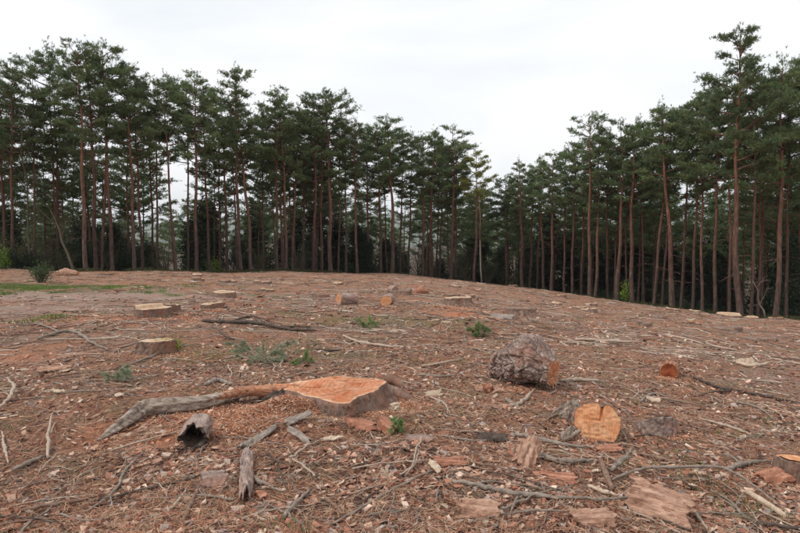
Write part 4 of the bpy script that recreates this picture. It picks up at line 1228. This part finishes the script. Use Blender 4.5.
def slab_mesh(Lx, Ly, th, curl, seed, m, rag=.22, warp=.02):
    """a torn piece of bark: irregular outline, curved, thick, rough on both sides"""
    nu, nv = 34, 22
    u = np.linspace(-1, 1, nu); v = np.linspace(-1, 1, nv)
    U, V_ = np.meshgrid(u, v, indexing='ij')
    ex = 1 - rag * (.5 + 1.5 * vn2(V_ * 1.9 + 7, np.sign(U) * 3.1 + 0 * V_, seed) + 1.2 * vn2(V_ * 6, np.sign(U) * 5.1, seed + 1))
    ey = (1 - rag * (.5 + 1.4 * vn2(U * 1.7 + 3, np.sign(V_) * 2.7, seed + 2) + .8 * vn2(U * 7, np.sign(V_) * 4.3, seed + 3))) * (1 - .12 * np.abs(U) ** 3)
    x = U * Lx / 2 * ex; y = V_ * Ly / 2 * ey + .18 * Ly * U * (vn2(np.array([seed * 1.7]), np.array([.3]), 5)[0] * 2)
    z = -curl * (y / (Ly / 2)) ** 2 + warp * vn2(x / (Lx * .4), y / (Ly * .5), seed + 5)
    top = np.stack([x, y, z + th * (.5 + 1.5 * vn2(x / .06, y / .025, seed + 6) + 1.0 * vn2(x / .02, y / .014, seed + 7))], -1).reshape(-1, 3)
    bot = np.stack([x * .98, y * .98, z - th * (.5 + .4 * vn2(x / .05, y / .05, seed + 8))], -1).reshape(-1, 3)
    i = np.arange(nu - 1)[:, None] * nv; j = np.arange(nv - 1)[None, :]
    ft = np.stack([i + j, i + nv + j, i + nv + j + 1, i + j + 1], -1).reshape(-1, 4)
    k = nu * nv
    fb = ft[:, ::-1] + k
    bd = np.concatenate([np.arange(nv - 1), np.arange(nu - 1) * nv + nv - 1, (nu - 1) * nv + np.arange(nv - 1, 0, -1), np.arange(nu - 1, 0, -1) * nv])
    bn = np.roll(bd, -1)
    fs = np.stack([bd, bn, bn + k, bd + k], 1)
    return mesh_np('bark_slab', np.concatenate([top, bot]), np.concatenate([ft, fb, fs]), m, True)
def slab(px, py, wpx, dpx, m, label, yaw=0, tilt=(0, 0), th=.014, curl=.02, seed=1, cat='bark', up=.015, name='bark_slab'):
    c = at(px, py)
    k = pxm(c)
    o = link(name, slab_mesh(wpx * k, dpx * k, th * 1.15, curl * 1.3, seed, M[m], .24, .022))
    o.location = c + Vector((0, 0, up + .028))
    o.rotation_euler = (tilt[0] * 1.3, tilt[1] * 1.3, yaw)
    return tag(o, label, cat)
slab(660, 517, 72, 52, 'bark_inner', 'biggest tan bark slab, ragged, leaning in the bottom right', -.45, (.45, .10), .02, .04, 3, up=.07)
slab(528, 473, 42, 26, 'bark_inner', 'tan bark slab standing tilted, bottom centre right', 1.1, (.35, -.45), .018, .03, 4, up=.06)
slab(560, 488, 38, 20, 'bark_orange', 'reddish curled bark strip beside the standing tan slab', -.15, (.1, .05), .012, .03, 5, up=.02)
slab(480, 522, 46, 28, 'bark_inner', 'flat tan bark slab at the bottom edge, right of centre', -.12, (.25, .02), .018, .03, 6, up=.03)
slab(592, 531, 44, 24, 'bark_inner', 'tan bark slab cut by the bottom edge left of the biggest slab', .1, (.2, .0), .016, .03, 7, up=.03)
slab(774, 482, 40, 26, 'bark_orange', 'reddish brown bark piece beside the stump at the right edge', .25, (.15, -.1), .014, .03, 8, up=.03)
slab(247, 486, 118, 14, 'bark_log', 'thick grey flaking strip of bark lying towards the camera, bottom left of centre', 1.84, (.0, .0), .022, .02, 41, up=.03)
slab(259, 450, 70, 11, 'grey_wood', 'flat grey strip of bark leaning towards the thick flaking strip', 1.25, (.1, .0), .014, .015, 42, up=.02)
slab(215, 488, 30, 34, 'bark_log', 'grey bark piece left of the thick flaking strip', .5, (.15, .1), .015, .03, 9, up=.02)
slab(608, 457, 32, 18, 'bark_orange', 'reddish bark piece in front of the amber log end', .05, (.05, .0), .012, .02, 10)
slab(450, 479, 34, 18, 'bark_orange', 'thin reddish bark strip in the middle foreground', .15, (.1, .05), .01, .02, 11)
slab(420, 452, 30, 14, 'bark_log', 'dark flat bark strip right of the orange bark curl', .0, (.1, .0), .01, .02, 12)
slab(492, 444, 34, 18, 'stick_dark', 'dark flat piece of bark in the middle right foreground', .1, (.1, .1), .012, .02, 13)
slab(297, 437, 28, 10, 'grey_wood', 'curled grey bark strip in the left centre, upper of two', .45, (.2, -.2), .01, .02, 14, up=.03)
slab(301, 450, 34, 10, 'grey_wood', 'curled grey bark strip in the left centre, lower of two', -.55, (.1, .2), .01, .025, 15, up=.03)
slab(332, 453, 24, 9, 'chip_pale', 'pale wood splinter right of the curled grey bark strips', .5, (0, 0), .01, .0, 16)
slab(363, 439, 36, 16, 'bark_orange', 'orange bark curl in front of the big stump, left piece', -.2, (.2, .1), .012, .05, 17, up=.04)
slab(388, 442, 24, 20, 'bark_orange', 'orange bark curl in front of the big stump, right piece', -.6, (.3, .3), .012, .05, 18, up=.05)
slab(570, 443, 26, 12, 'root_grey', 'whitish grey wood block left of the amber log end', .6, (.1, -.2), .03, .0, 19, up=.03, name='wood_block', cat='wood')
slab(571, 421, 34, 26, 'root_grey', 'grey wedge of weathered wood against the left of the amber log', .5, (.3, -.3), .04, .03, 20, up=.05, name='wood_block', cat='wood')
slab(653, 417, 14, 10, 'chip_pale', 'pale chip lying on the sunken grey brown stump', -.4, (.1, .1), .015, .0, 21, up=.17, name='wood_chip', cat='wood')
slab(490, 392, 30, 16, 'bark_inner', 'low brownish bark slab in front of the big bark chunk', .1, (.1, 0), .02, .02, 22)
slab(488, 393, 10, 10, 'bark_orange', 'round reddish knob of bark below the left end of the bark chunk', .1, (0, 0), .045, .02, 23, up=.05)
slab(262, 508, 10, 14, 'bark_orange', 'small reddish flake right of the thick flaking strip', .6, (.2, 0), .01, .01, 24)
slab(230, 405, 18, 9, 'bark', 'dark bark block in the sawdust beside the big stump', .6, (0, .2), .03, .01, 25, up=.03)
slab(273, 407, 24, 12, 'stick_dark', 'dark red rotten wood piece in the sawdust in front of the big stump', .5, (.1, -.2), .025, .02, 26, up=.05)
slab(395, 433, 11, 9, 'wood_grey' if False else 'chip_pale', 'pale round chip on the orange bark curl', .2, (.5, 0), .02, .01, 27, up=.12, name='wood_chip', cat='wood')
slab(745, 369, 22, 14, 'chip_pale', 'white wood chunk on the right slope above the long dark branch', .2, (0, 0), .04, .02, 28, up=.03, name='wood_block', cat='wood')
slab(58, 398, 14, 7, 'chip_pale', 'pale short cut piece of branch left of the long grey root', -.2, (0, 0), .02, .015, 29, up=.02, name='wood_block', cat='wood')
slab(120, 405, 10, 6, 'chip_pale', 'small pale chip just above the tip of the long grey root', .2, (0, 0), .012, .01, 30, up=.02, name='wood_chip', cat='wood')
slab(435, 485, 10, 24, 'chip_pale', 'yellowish split chip left of the tan bark slab in the foreground', .5, (.1, 0), .012, .01, 31, up=.02, name='wood_chip', cat='wood')
slab(502, 320, 26, 30, 'grey_wood', 'flat grey slab lying left below the dark rooty stump', -.3, (0, 0), .03, .03, 32, up=.04)
slab(55, 372, 30, 18, 'bark_inner', 'faint tan bark slab in the left middle ground', .3, (0, 0), .015, .02, 33)

# ------------------------------------------------------------------ scattered loose pieces that can be told apart
HERO = [((335, 395), 'the big orange stump'), ((196, 432), 'the hollow log'), ((525, 365), 'the big bark chunk'), ((605, 422), 'the amber log end'), ((152, 345), 'the mossy stump'), ((660, 513), 'the biggest bark slab'),
        ((246, 490), 'the thick flaking strip'), ((793, 467), 'the right edge stump'), ((480, 521), 'the bottom edge bark slab'), ((673, 372), 'the red log piece'), ((60, 500), 'the bottom left corner'), ((390, 500), 'the bottom middle twigs'),
        ((260, 352), 'the grey green cut sprig'), ((440, 370), 'the two thin sticks left of the bark chunk'), ((30, 440), 'the left picture edge'), ((765, 400), 'the long dark right branch'), ((150, 313), 'the notched stump')]
def near_hero(px, py):
    return min(HERO, key=lambda h: (h[0][0] - px) ** 2 + ((h[0][1] - py) * 1.6) ** 2)[1]
rr = random.Random(21)
FLAKES = {}
for m_ in ('bark_inner', 'bark_orange', 'bark_log', 'chip_pale', 'grey_wood'):
    FLAKES[m_] = [slab_mesh(1.0, .5, .05, .08, 200 + k, M[m_], .3, .06) for k in range(4)]
FL = {'bark_inner': 'small tan bark flake', 'bark_orange': 'small rusty bark flake', 'bark_log': 'small grey brown bark flake', 'chip_pale': 'small pale wood chip', 'grey_wood': 'small grey wood sliver'}
for k in range(170):
    py = 350 + 180 * rr.random() ** .8
    px = rr.uniform(0, 800)
    m_ = rr.choice(['bark_inner', 'bark_orange', 'bark_orange', 'bark_log', 'bark_log', 'chip_pale', 'grey_wood', 'bark_inner'])
    c = at(px, py)
    lab = FL[m_] + ' near ' + near_hero(px, py)
    o = link('bark_flake' if 'bark' in m_ else 'wood_chip', rr.choice(FLAKES[m_]))
    L = rr.uniform(.055, .14) if py > 400 else rr.uniform(.12, .24)
    o.scale = (L, L * rr.uniform(.6, 1.3), L * .8)
    o.location = c + Vector((0, 0, L * .06))
    o.rotation_euler = (rr.gauss(0, .25), rr.gauss(0, .25), rr.uniform(0, 6.28))
    tag(o, lab, 'bark' if 'bark' in m_ else 'wood', 'loose flakes and chips near ' + near_hero(px, py))
for k in range(80):     # bigger torn pieces farther off
    py = 281 + 62 * rr.random() ** 1.2
    px = rr.uniform(150, 800)
    if py < 287 + max(0, px - 450) * .105: continue
    m_ = rr.choice(['bark_inner', 'bark_orange', 'bark_orange', 'bark_log', 'chip_pale', 'bark_orange', 'bark_inner'])
    c = at(px, py)
    o = link('bark_flake' if 'bark' in m_ else 'wood_chip', rr.choice(FLAKES[m_]))
    L = pxm(c) * rr.uniform(6, 13)
    o.scale = (L, L * rr.uniform(.7, 1.3), L * rr.uniform(.8, 2.0))
    o.location = c + Vector((0, 0, L * .06))
    o.rotation_euler = (rr.gauss(0, .2), rr.gauss(0, .2), rr.uniform(-.7, .7))
    side = 'left' if px < 300 else 'right' if px > 520 else 'middle'
    tag(o, FL[m_].replace('small', 'torn') + ' among the far stumps on the %s slope' % side, 'bark' if 'bark' in m_ else 'wood', 'torn pieces among the far stumps on the %s slope' % side)
def twig_mesh(seed, m):
    rng = np.random.default_rng(seed)
    s = np.linspace(0, 1, 12)
    P = np.stack([s - .5, np.cumsum(rng.normal(0, .022, 12)), .03 + .05 * np.sin(s * 3.1) * rng.random() + rng.normal(0, .006, 12)], 1)
    mb = MB(); mb.tube(P, np.linspace(.017, .006, 12) * (1 + .12 * rng.normal(size=12)), 6)
    for k in range(int(rng.integers(0, 3))):
        i = int(rng.integers(3, 9)); d = np.array([rng.uniform(.1, .3), rng.choice([-1, 1]) * rng.uniform(.08, .22), rng.uniform(-.02, .08)])
        mb.tube(np.stack([P[i], P[i] + d * .5, P[i] + d + rng.normal(0, .01, 3)]), [.009, .007, .003], 5)
    return mb.mesh('twig', M[m])
TW = {m_: [twig_mesh(300 + 7 * k + len(m_), m_) for k in range(4)] for m_ in ('stick', 'stick_pale', 'stick_dark', 'stick_brown')}
TL = {'stick': 'thin grey twig', 'stick_pale': 'thin bleached twig', 'stick_dark': 'thin dark twig', 'stick_brown': 'thin brown twig'}
for k in range(260):
    py = 296 + 234 * rr.random() ** 1.0
    px = rr.uniform(0, 800)
    if px < 200 and py < 335 and rr.random() < .8: continue
    if py < 300 + max(0, px - 480) * .09: continue
    m_ = rr.choice(['stick', 'stick', 'stick_pale', 'stick_pale', 'stick_dark', 'stick_brown', 'stick_brown'])
    c = at(px, py)
    o = link('twig', rr.choice(TW[m_]))
    L = rr.uniform(.22, .75) * (1 if py > 400 else 1.25 if py > 345 else 1.9)
    q = rr.uniform(.45, .9) * (1 if L < .6 else .75)
    o.scale = (L, L * q * 1.4, L * q)
    a_ = rr.uniform(0, 6.28)
    dx, dy = math.cos(a_) * L * .4, math.sin(a_) * L * .4
    o.location = c + Vector((0, 0, .004))
    o.rotation_euler = (0, -math.atan2(hz(c.x + dx, c.y + dy) - hz(c.x - dx, c.y - dy), .8 * L), a_)
    nh = near_hero(px, py) if py > 335 else 'the far stumps on the %s' % ('left' if px < 300 else 'right' if px > 520 else 'middle slope')
    tag(o, TL[m_] + ' lying near ' + nh, 'twig', 'loose twigs near ' + nh)

# ------------------------------------------------------------------ green sprigs, bush, moss, grass
def sprig(px, py, wpx, hpx, m, label, seed, needle=.06, stems=5, bare=0, dens=1.0):
    rng = np.random.default_rng(seed)
    c = at(px, py); k = pxm(c)
    e = empty('pine_sprig', tuple(c), label, 'branch')
    mb = MB(); tp, td = [], []
    for s_ in range(stems + bare):
        az = rng.uniform(0, 6.28)
        L = wpx * k * .5 * rng.uniform(.6, 1.05)
        d = np.array([math.cos(az), math.sin(az) * .8, 0])
        t = np.linspace(0, 1, 6)[:, None]
        P = d * L * t + np.array([0, 0, 1]) * (hpx * k * rng.uniform(.25, 1.0) * t ** .8 + .01) + rng.normal(0, .012, (6, 3))
        mb.tube(P, np.linspace(.008, .003, 6), 5)
        if s_ >= stems: continue
        for q in range(4):
            u = rng.uniform(.2, 1)
            p0 = np.array([np.interp(u, t[:, 0], P[:, z]) for z in range(3)])
            dd = d + rng.normal(0, .6, 3); dd /= np.linalg.norm(dd)
            sl = L * rng.uniform(.25, .5)
            mb.tube(np.stack([p0, p0 + dd * sl * .5, p0 + dd * sl]), [.004, .003, .002], 4)
            n = int(16 * dens)
            uu = rng.uniform(.1, 1, (n, 1))
            tp.append(np.maximum(p0 + dd * uu * sl, [-9, -9, .005])); td.append(np.tile(dd, (n, 1)))
    v, f = tufts(np.concatenate(tp), np.concatenate(td), 7, needle, .0036 * max(1, c.y / 5), rng, .5, .15)
    link('stem', mb.mesh('stem', M['stick_pale' if bare else 'stick_brown']), e)
    tag(link('needles', mesh_np('needles', v, f, M[m]), e), kind='stuff')
sprig(262, 362, 56, 20, 'needles_grey', 'grey green cut pine sprig with bare pale twigs', 81, .08, 8, 6)
sprig(115, 381, 28, 14, 'needles_grey', 'small grey green sprig in the left middle ground', 82, .06, 5, 3)
sprig(482, 336, 26, 18, 'needles_sprig', 'fresh green pine tip sticking up left above the bark chunk', 83, .09, 6)
sprig(366, 322, 44, 2, 'needles_sprig', 'flat greenish sprig in the middle distance', 84, .08, 5)
sprig(392, 441, 18, 14, 'needles_sprig', 'green sprig on the orange bark curl', 85, .05, 4, 1)
sprig(300, 364, 26, 4, 'needles_sprig', 'low green sprig right of the grey green cut sprig', 88, .07, 4)
bv = bush_variant(90, .95, 1.15, .07, 1900, M['leaf_bush'])
c = at(42, 283)
e = empty('leafy_bush', c, 'small round green bush standing in front of the left wood edge', 'bush')
tag(link('stems', bv[0], e), kind='stuff'); tag(link('foliage', bv[1], e), kind='stuff')

def blades(name, pts, h, w, m, label, rng):
    n = len(pts)
    az = rng.uniform(0, 6.28, n); d = np.stack([np.cos(az), np.sin(az), 0 * az], 1)
    hh = h * rng.uniform(.4, 1.2, (n, 1)); ln = hh * rng.uniform(.2, .8, (n, 1))
    s = np.stack([-d[:, 1], d[:, 0], d[:, 2]], 1) * w
    mid = pts + d * ln * .35 + np.array([0, 0, 1]) * hh * .6
    tip = pts + d * ln + np.array([0, 0, 1]) * hh
    v = np.stack([pts - s, pts + s, mid + s * .8, mid - s * .8, tip], 1).reshape(-1, 3)
    b0 = np.arange(n)[:, None] * 5
    return tag(link(name, mesh_np(name, v, [b0 + np.array([[0, 1, 2, 3]]), b0 + np.array([[3, 2, 4]])], m)), label, 'grass', kind='stuff')
def zone_points(n, r0, r1, fn, rng, th=46):
    out_ = []
    tot = 0
    while tot < n:
        k = 60000
        r = np.exp(rng.uniform(math.log(r0), math.log(r1), k)); t = np.radians(rng.uniform(-th, th, k))
        x, y = r * np.sin(t), r * np.cos(t)
        keep = rng.random(k) < fn(x, y)
        out_.append(np.stack([x[keep], y[keep]], 1)); tot += keep.sum()
    p = np.concatenate(out_)[:n]
    return np.concatenate([p, H(p[:, 0], p[:, 1])[:, None]], 1)
rng = np.random.default_rng(77)
gp = zone_points(9000, 12, 34, lambda x, y: zone('green', x, y) ** 1.5 * (x < -6) * sst(-.2, .1, vn2(x / .7, y / .7, 61)), rng)
blades('grass', gp, .085, .008, M['grass'], 'patch of short green grass on the left by the bare track', rng)
gp = zone_points(2600, 3, 14, lambda x, y: .12 * zone('green', x, y) + .06 * sst(.28, .4, vn2(x / .6, y / .6, 63)), rng)
blades('grass', gp, .06, .0025, M['grass'], 'thin green grass sprouting here and there in the litter', rng)
def edge_fn(x, y):
    Re, _ = edge(np.arctan2(x, y)); d = np.hypot(x, y) - Re
    return sst(-3, -.5, d) * (1 - sst(1, 3, d)) * sst(-.1, .2, vn2(x / 1.7, y / 1.7, 65))
gp = zone_points(9000, 34, 85, edge_fn, rng, 40)
blades('dry_grass', gp, .30, .02, M['leaf_olive'], 'dull olive grass fringe along the foot of the wood', rng)
c = at(170, 352)
mp_ = np.array([c.x - .02, c.y - .02, c.z]) + rng.normal(0, 1, (1600, 3)) * np.array([.09, .06, .05]) + np.array([0, 0, .07])
o = blades('moss', mp_, .03, .006, M['moss'], 'bright yellow green moss tuft on the right side of the upright stump', rng)
o['category'] = 'moss'

# ------------------------------------------------------------------ uncountable litter: needles, chips, twig bits
def litter_points(n, r0, r1, rng, p=1.0, seed=0):
    def fn(x, y):
        k = .35 + 1.3 * np.clip(vn2(x / .8, y / .8, 91 + seed) + .9 * vn2(x / .25, y / .25, 92 + seed) + .25, 0, 1)
        k = k * (1 - .8 * zone('mud', x, y)) * (1 - .6 * zone('green', x, y)) * (1 - (.75 if seed == 0 else 0) * zone('saw', x, y))
        Re, _ = edge(np.arctan2(x, y))
        return np.clip(k, 0, 1) * (1 - sst(-2, 1, np.hypot(x, y) - Re)) * (2.2 / np.maximum(2.2, np.hypot(x, y))) ** p
    return zone_points(n, r0, r1, fn, rng)
PAL = {
 'needle': np.array([(.37, .155, .095), (.28, .115, .07), (.43, .235, .15), (.48, .32, .205), (.14, .064, .043), (.31, .20, .125)]),
 'chip': np.array([(.42, .205, .135), (.34, .145, .095), (.26, .125, .085), (.47, .28, .20), (.58, .38, .275), (.62, .47, .37), (.36, .285, .25), (.10, .05, .036), (.075, .042, .032)]),
 'twig': np.array([(.33, .25, .20), (.26, .185, .145), (.42, .33, .26), (.16, .11, .085), (.52, .43, .35), (.24, .14, .10)]),
}
def needles_litter(n):
    P = litter_points(n, 1.9, 11, rng, .6, 0)
    az = rng.uniform(0, 6.28, n); L = rng.uniform(.025, .075, (n, 1))
    d = np.stack([np.cos(az), np.sin(az), rng.normal(0, .18, n)], 1)
    s = np.stack([-np.sin(az), np.cos(az), rng.normal(0, .3, n)], 1) * (.0008 + .00018 * P[:, 1:2])
    P[:, 2] += rng.uniform(.004, .022, n)
    a, b_ = P - d * L, P + d * L
    m_ = P + np.stack([-np.sin(az), np.cos(az), 0 * az], 1) * rng.normal(0, .006, (n, 1)) + np.array([0, 0, .004])
    v = np.stack([a - s, a + s, m_ + s, m_ - s, b_ + s * .5, b_ - s * .5], 1).reshape(-1, 3)
    b0 = np.arange(n)[:, None] * 6
    colr = np.repeat(PAL['needle'][rng.integers(0, 6, n)] * rng.uniform(.7, 1.25, (n, 1)), 6, 0)
    tag(link('needle_litter', mesh_np('needle_litter', v, [b0 + np.array([[0, 1, 2, 3]]), b0 + np.array([[3, 2, 4, 5]])], M['litter'], False, colr)), 'brown fallen pine needles strewn over the clearing', 'litter', kind='stuff')
def chip_litter(n, r0, r1, lo, hi, p, seed):
    P = litter_points(n, r0, r1, rng, p, seed)
    az = rng.uniform(0, 6.28, n)
    L = (lo * (hi / lo) ** (rng.random(n) ** 1.6))[:, None]; W = L * rng.uniform(.25, .75, (n, 1)); T = np.minimum(L * rng.uniform(.03, .13, (n, 1)), .012)
    X = np.stack([np.cos(az), np.sin(az), rng.normal(0, .28, n)], 1); Y = np.stack([-np.sin(az), np.cos(az), rng.normal(0, .28, n)], 1)
    Z = np.cross(X, Y)
    P[:, 2] += .002 + .2 * L[:, 0] * rng.random(n)
    j = lambda: rng.uniform(.5, 1.15, (n, 1))
    bend = Z * L * rng.normal(0, .10, (n, 1))
    t = [P - X * L * j() - Y * W * j() + bend, P + X * L * j() - Y * W * j() + bend, P + X * L * j() + Y * W * j(), P - X * L * j() + Y * W * j()]
    v = np.stack([q + Z * T for q in t] + [q - Z * T for q in t], 1).reshape(-1, 3)
    b0 = np.arange(n)[:, None] * 8
    F_ = [[0, 1, 2, 3], [0, 4, 5, 1], [1, 5, 6, 2], [2, 6, 7, 3], [3, 7, 4, 0]]
    f = np.concatenate([b0 + np.array([q]) for q in F_])
    sw = zone('saw', P[:, 0], P[:, 1])[:, None]
    base = PAL['chip'][rng.integers(0, 9, n)] * rng.uniform(.62, 1.2, (n, 1))
    base = base * (1 - .7 * sw) + .7 * sw * np.array([.50, .24, .14]) * rng.uniform(.6, 1.3, (n, 1))
    tag(link('chip_litter', mesh_np('chip_litter', v, f, M['litter'], False, np.repeat(base, 8, 0))), 'small bark and wood chips strewn over the %s ground' % ('near' if r0 < 3 else 'middle' if r0 < 10 else 'far'), 'litter', kind='stuff')
def twig_litter(n, r0, r1, lo, hi, rad, p, seed):
    P = litter_points(n, r0, r1, rng, p, seed)
    az = rng.uniform(0, 6.28, n); L = (lo + (hi - lo) * rng.random(n) ** 2)[:, None] * .5
    d = np.stack([np.cos(az), np.sin(az), 0 * az], 1); sd = np.stack([-np.sin(az), np.cos(az), 0 * az], 1)
    k = 5
    pts = []
    bend = rng.normal(0, .16, (n, 1)); b2 = rng.normal(0, .10, (n, 1))
    for q in np.linspace(-1, 1, k):
        c_ = P + d * L * q + sd * L * (bend * (1 - q * q) + b2 * math.sin(3 * q)) + rng.normal(0, .03, (n, 1)) * L * sd
        zq = H(c_[:, 0], c_[:, 1])
        c_[:, 2] = zq + .004 + (P[:, 2] * 0 + rng.uniform(0, .02, n)) * (1 + q) * .5
        pts.append(c_)
    r_ = (rad * rng.uniform(.5, 1.4, (n, 1))) * (1 + P[:, 1:2] / 14)
    v = []
    for q, c_ in enumerate(pts):
        rr_ = r_ * (1 - .12 * q)
        for a in (0, 2.1, 4.2):
            v.append(c_ + sd * rr_ * math.cos(a) + np.array([0, 0, 1]) * rr_ * (math.sin(a) + .6))
    v = np.stack(v, 1).reshape(-1, 3)
    b0 = np.arange(n)[:, None] * (3 * k)
    f = np.concatenate([b0 + np.array([[3 * q + a, 3 * q + (a + 1) % 3, 3 * q + 3 + (a + 1) % 3, 3 * q + 3 + a]]) for q in range(k - 1) for a in range(3)])
    colr = np.repeat(PAL['twig'][rng.integers(0, 6, n)] * rng.uniform(.75, 1.2, (n, 1)), 3 * k, 0)
    tag(link('twig_litter', mesh_np('twig_litter', v, f, M['litter'], False, colr)), 'fine broken twigs strewn over the %s ground' % ('near' if r0 < 3 else 'middle' if r0 < 10 else 'far'), 'litter', kind='stuff')
def sawdust(n):
    # coarse orange sawdust and shavings banked round the near cut wood
    ctr = [(at(px_, py_), a_, b_, w_) for px_, py_, a_, b_, w_ in ((300, 416, .75, .20, 5), (345, 419, .55, .12, 4), (245, 421, .7, .22, 4), (390, 408, .35, .2, 2), (222, 437, .35, .14, 2), (604, 443, .35, .12, 1.5), (662, 434, .3, .12, 1), (672, 382, .3, .15, 1), (525, 390, .55, .14, 1.5), (153, 356, .8, .3, 2), (130, 323, 1.6, .6, 3), (792, 483, .35, .15, 1), (460, 312, .8, .5, 2.5), (210, 315, .9, .4, 1.2))]
    w_ = np.array([q[3] for q in ctr]); pick = rng.choice(len(ctr), n, p=w_ / w_.sum())
    C = np.array([(q[0].x, q[0].y) for q in ctr])[pick]; S_ = np.array([(q[1], q[2]) for q in ctr])[pick]
    xy = C + rng.normal(0, .55, (n, 2)) * S_
    P = np.concatenate([xy, H(xy[:, 0], xy[:, 1])[:, None] + rng.uniform(.002, .018, (n, 1))], 1)
    L = rng.uniform(.003, .012, (n, 1)) * (1 + P[:, 1:2] / 12)
    X = rng.normal(0, 1, (n, 3)) * np.array([1, 1, .35]); X /= np.linalg.norm(X, axis=1)[:, None]
    Y = np.cross(X, rng.normal(0, .4, (n, 3)) + np.array([0, 0, 1])); Y /= np.linalg.norm(Y, axis=1)[:, None]
    Z = np.cross(X, Y)
    W = L * rng.uniform(.25, .7, (n, 1))
    v = np.stack([P - X * L - Y * W, P + X * L - Y * W * .6, P + X * L * .8 + Y * W, P + Z * W * .7], 1).reshape(-1, 3)
    b0 = np.arange(n)[:, None] * 4
    f = np.concatenate([b0 + np.array([q]) for q in ([0, 1, 2], [0, 3, 1], [1, 3, 2], [2, 3, 0])])
    pal = np.array([(.56, .26, .15), (.46, .18, .095), (.66, .38, .25), (.36, .13, .07), (.70, .48, .34)])
    tag(link('sawdust', mesh_np('sawdust', v, f, M['litter'], False, np.repeat(pal[rng.integers(0, 5, n)] * rng.uniform(.7, 1.15, (n, 1)), 4, 0))), 'orange sawdust banked round the stumps and logs', 'sawdust', kind='stuff')
sawdust(42000)
needles_litter(65000)
chip_litter(85000, 1.9, 10, .005, .042, .8, 1)
chip_litter(24000, 7, 60, .009, .050, .5, 2)
twig_litter(7500, 1.9, 10, .05, .40, .0021, .6, 3)
twig_litter(3600, 7, 55, .15, .8, .0042, .4, 4)
twig_litter(3800, 11, 60, .3, 1.5, .006, .15, 5)
chip_litter(9000, 12, 62, .02, .075, .2, 6)

# ------------------------------------------------------------------ the air: faint haze that pales the far hill
def haze():
    m = bpy.data.materials.new('thin_haze'); m.use_nodes = True
    nt = m.node_tree; nt.nodes.remove(nt.nodes['Principled BSDF'])
    v = nt.nodes.new('ShaderNodeVolumePrincipled')
    v.inputs['Color'].default_value = (.90, .95, 1.0, 1); v.inputs['Density'].default_value = .00014
    nt.links.new(v.outputs[0], nt.nodes['Material Output'].inputs['Volume'])
    x, y0, y1, z0, z1 = 7300, -7300, 7300, -62, 330
    V = np.array([(-x, y0, z0), (x, y0, z0), (x, y1, z0), (-x, y1, z0), (-x, y0, z1), (x, y0, z1), (x, y1, z1), (-x, y1, z1)], float)
    f = [[0, 3, 2, 1], [4, 5, 6, 7], [0, 1, 5, 4], [1, 2, 6, 5], [2, 3, 7, 6], [3, 0, 4, 7]]
    tag(link('haze', mesh_np('haze', V, np.array(f), m)), 'thin pale haze over the distant hill', 'haze', kind='stuff')
haze()
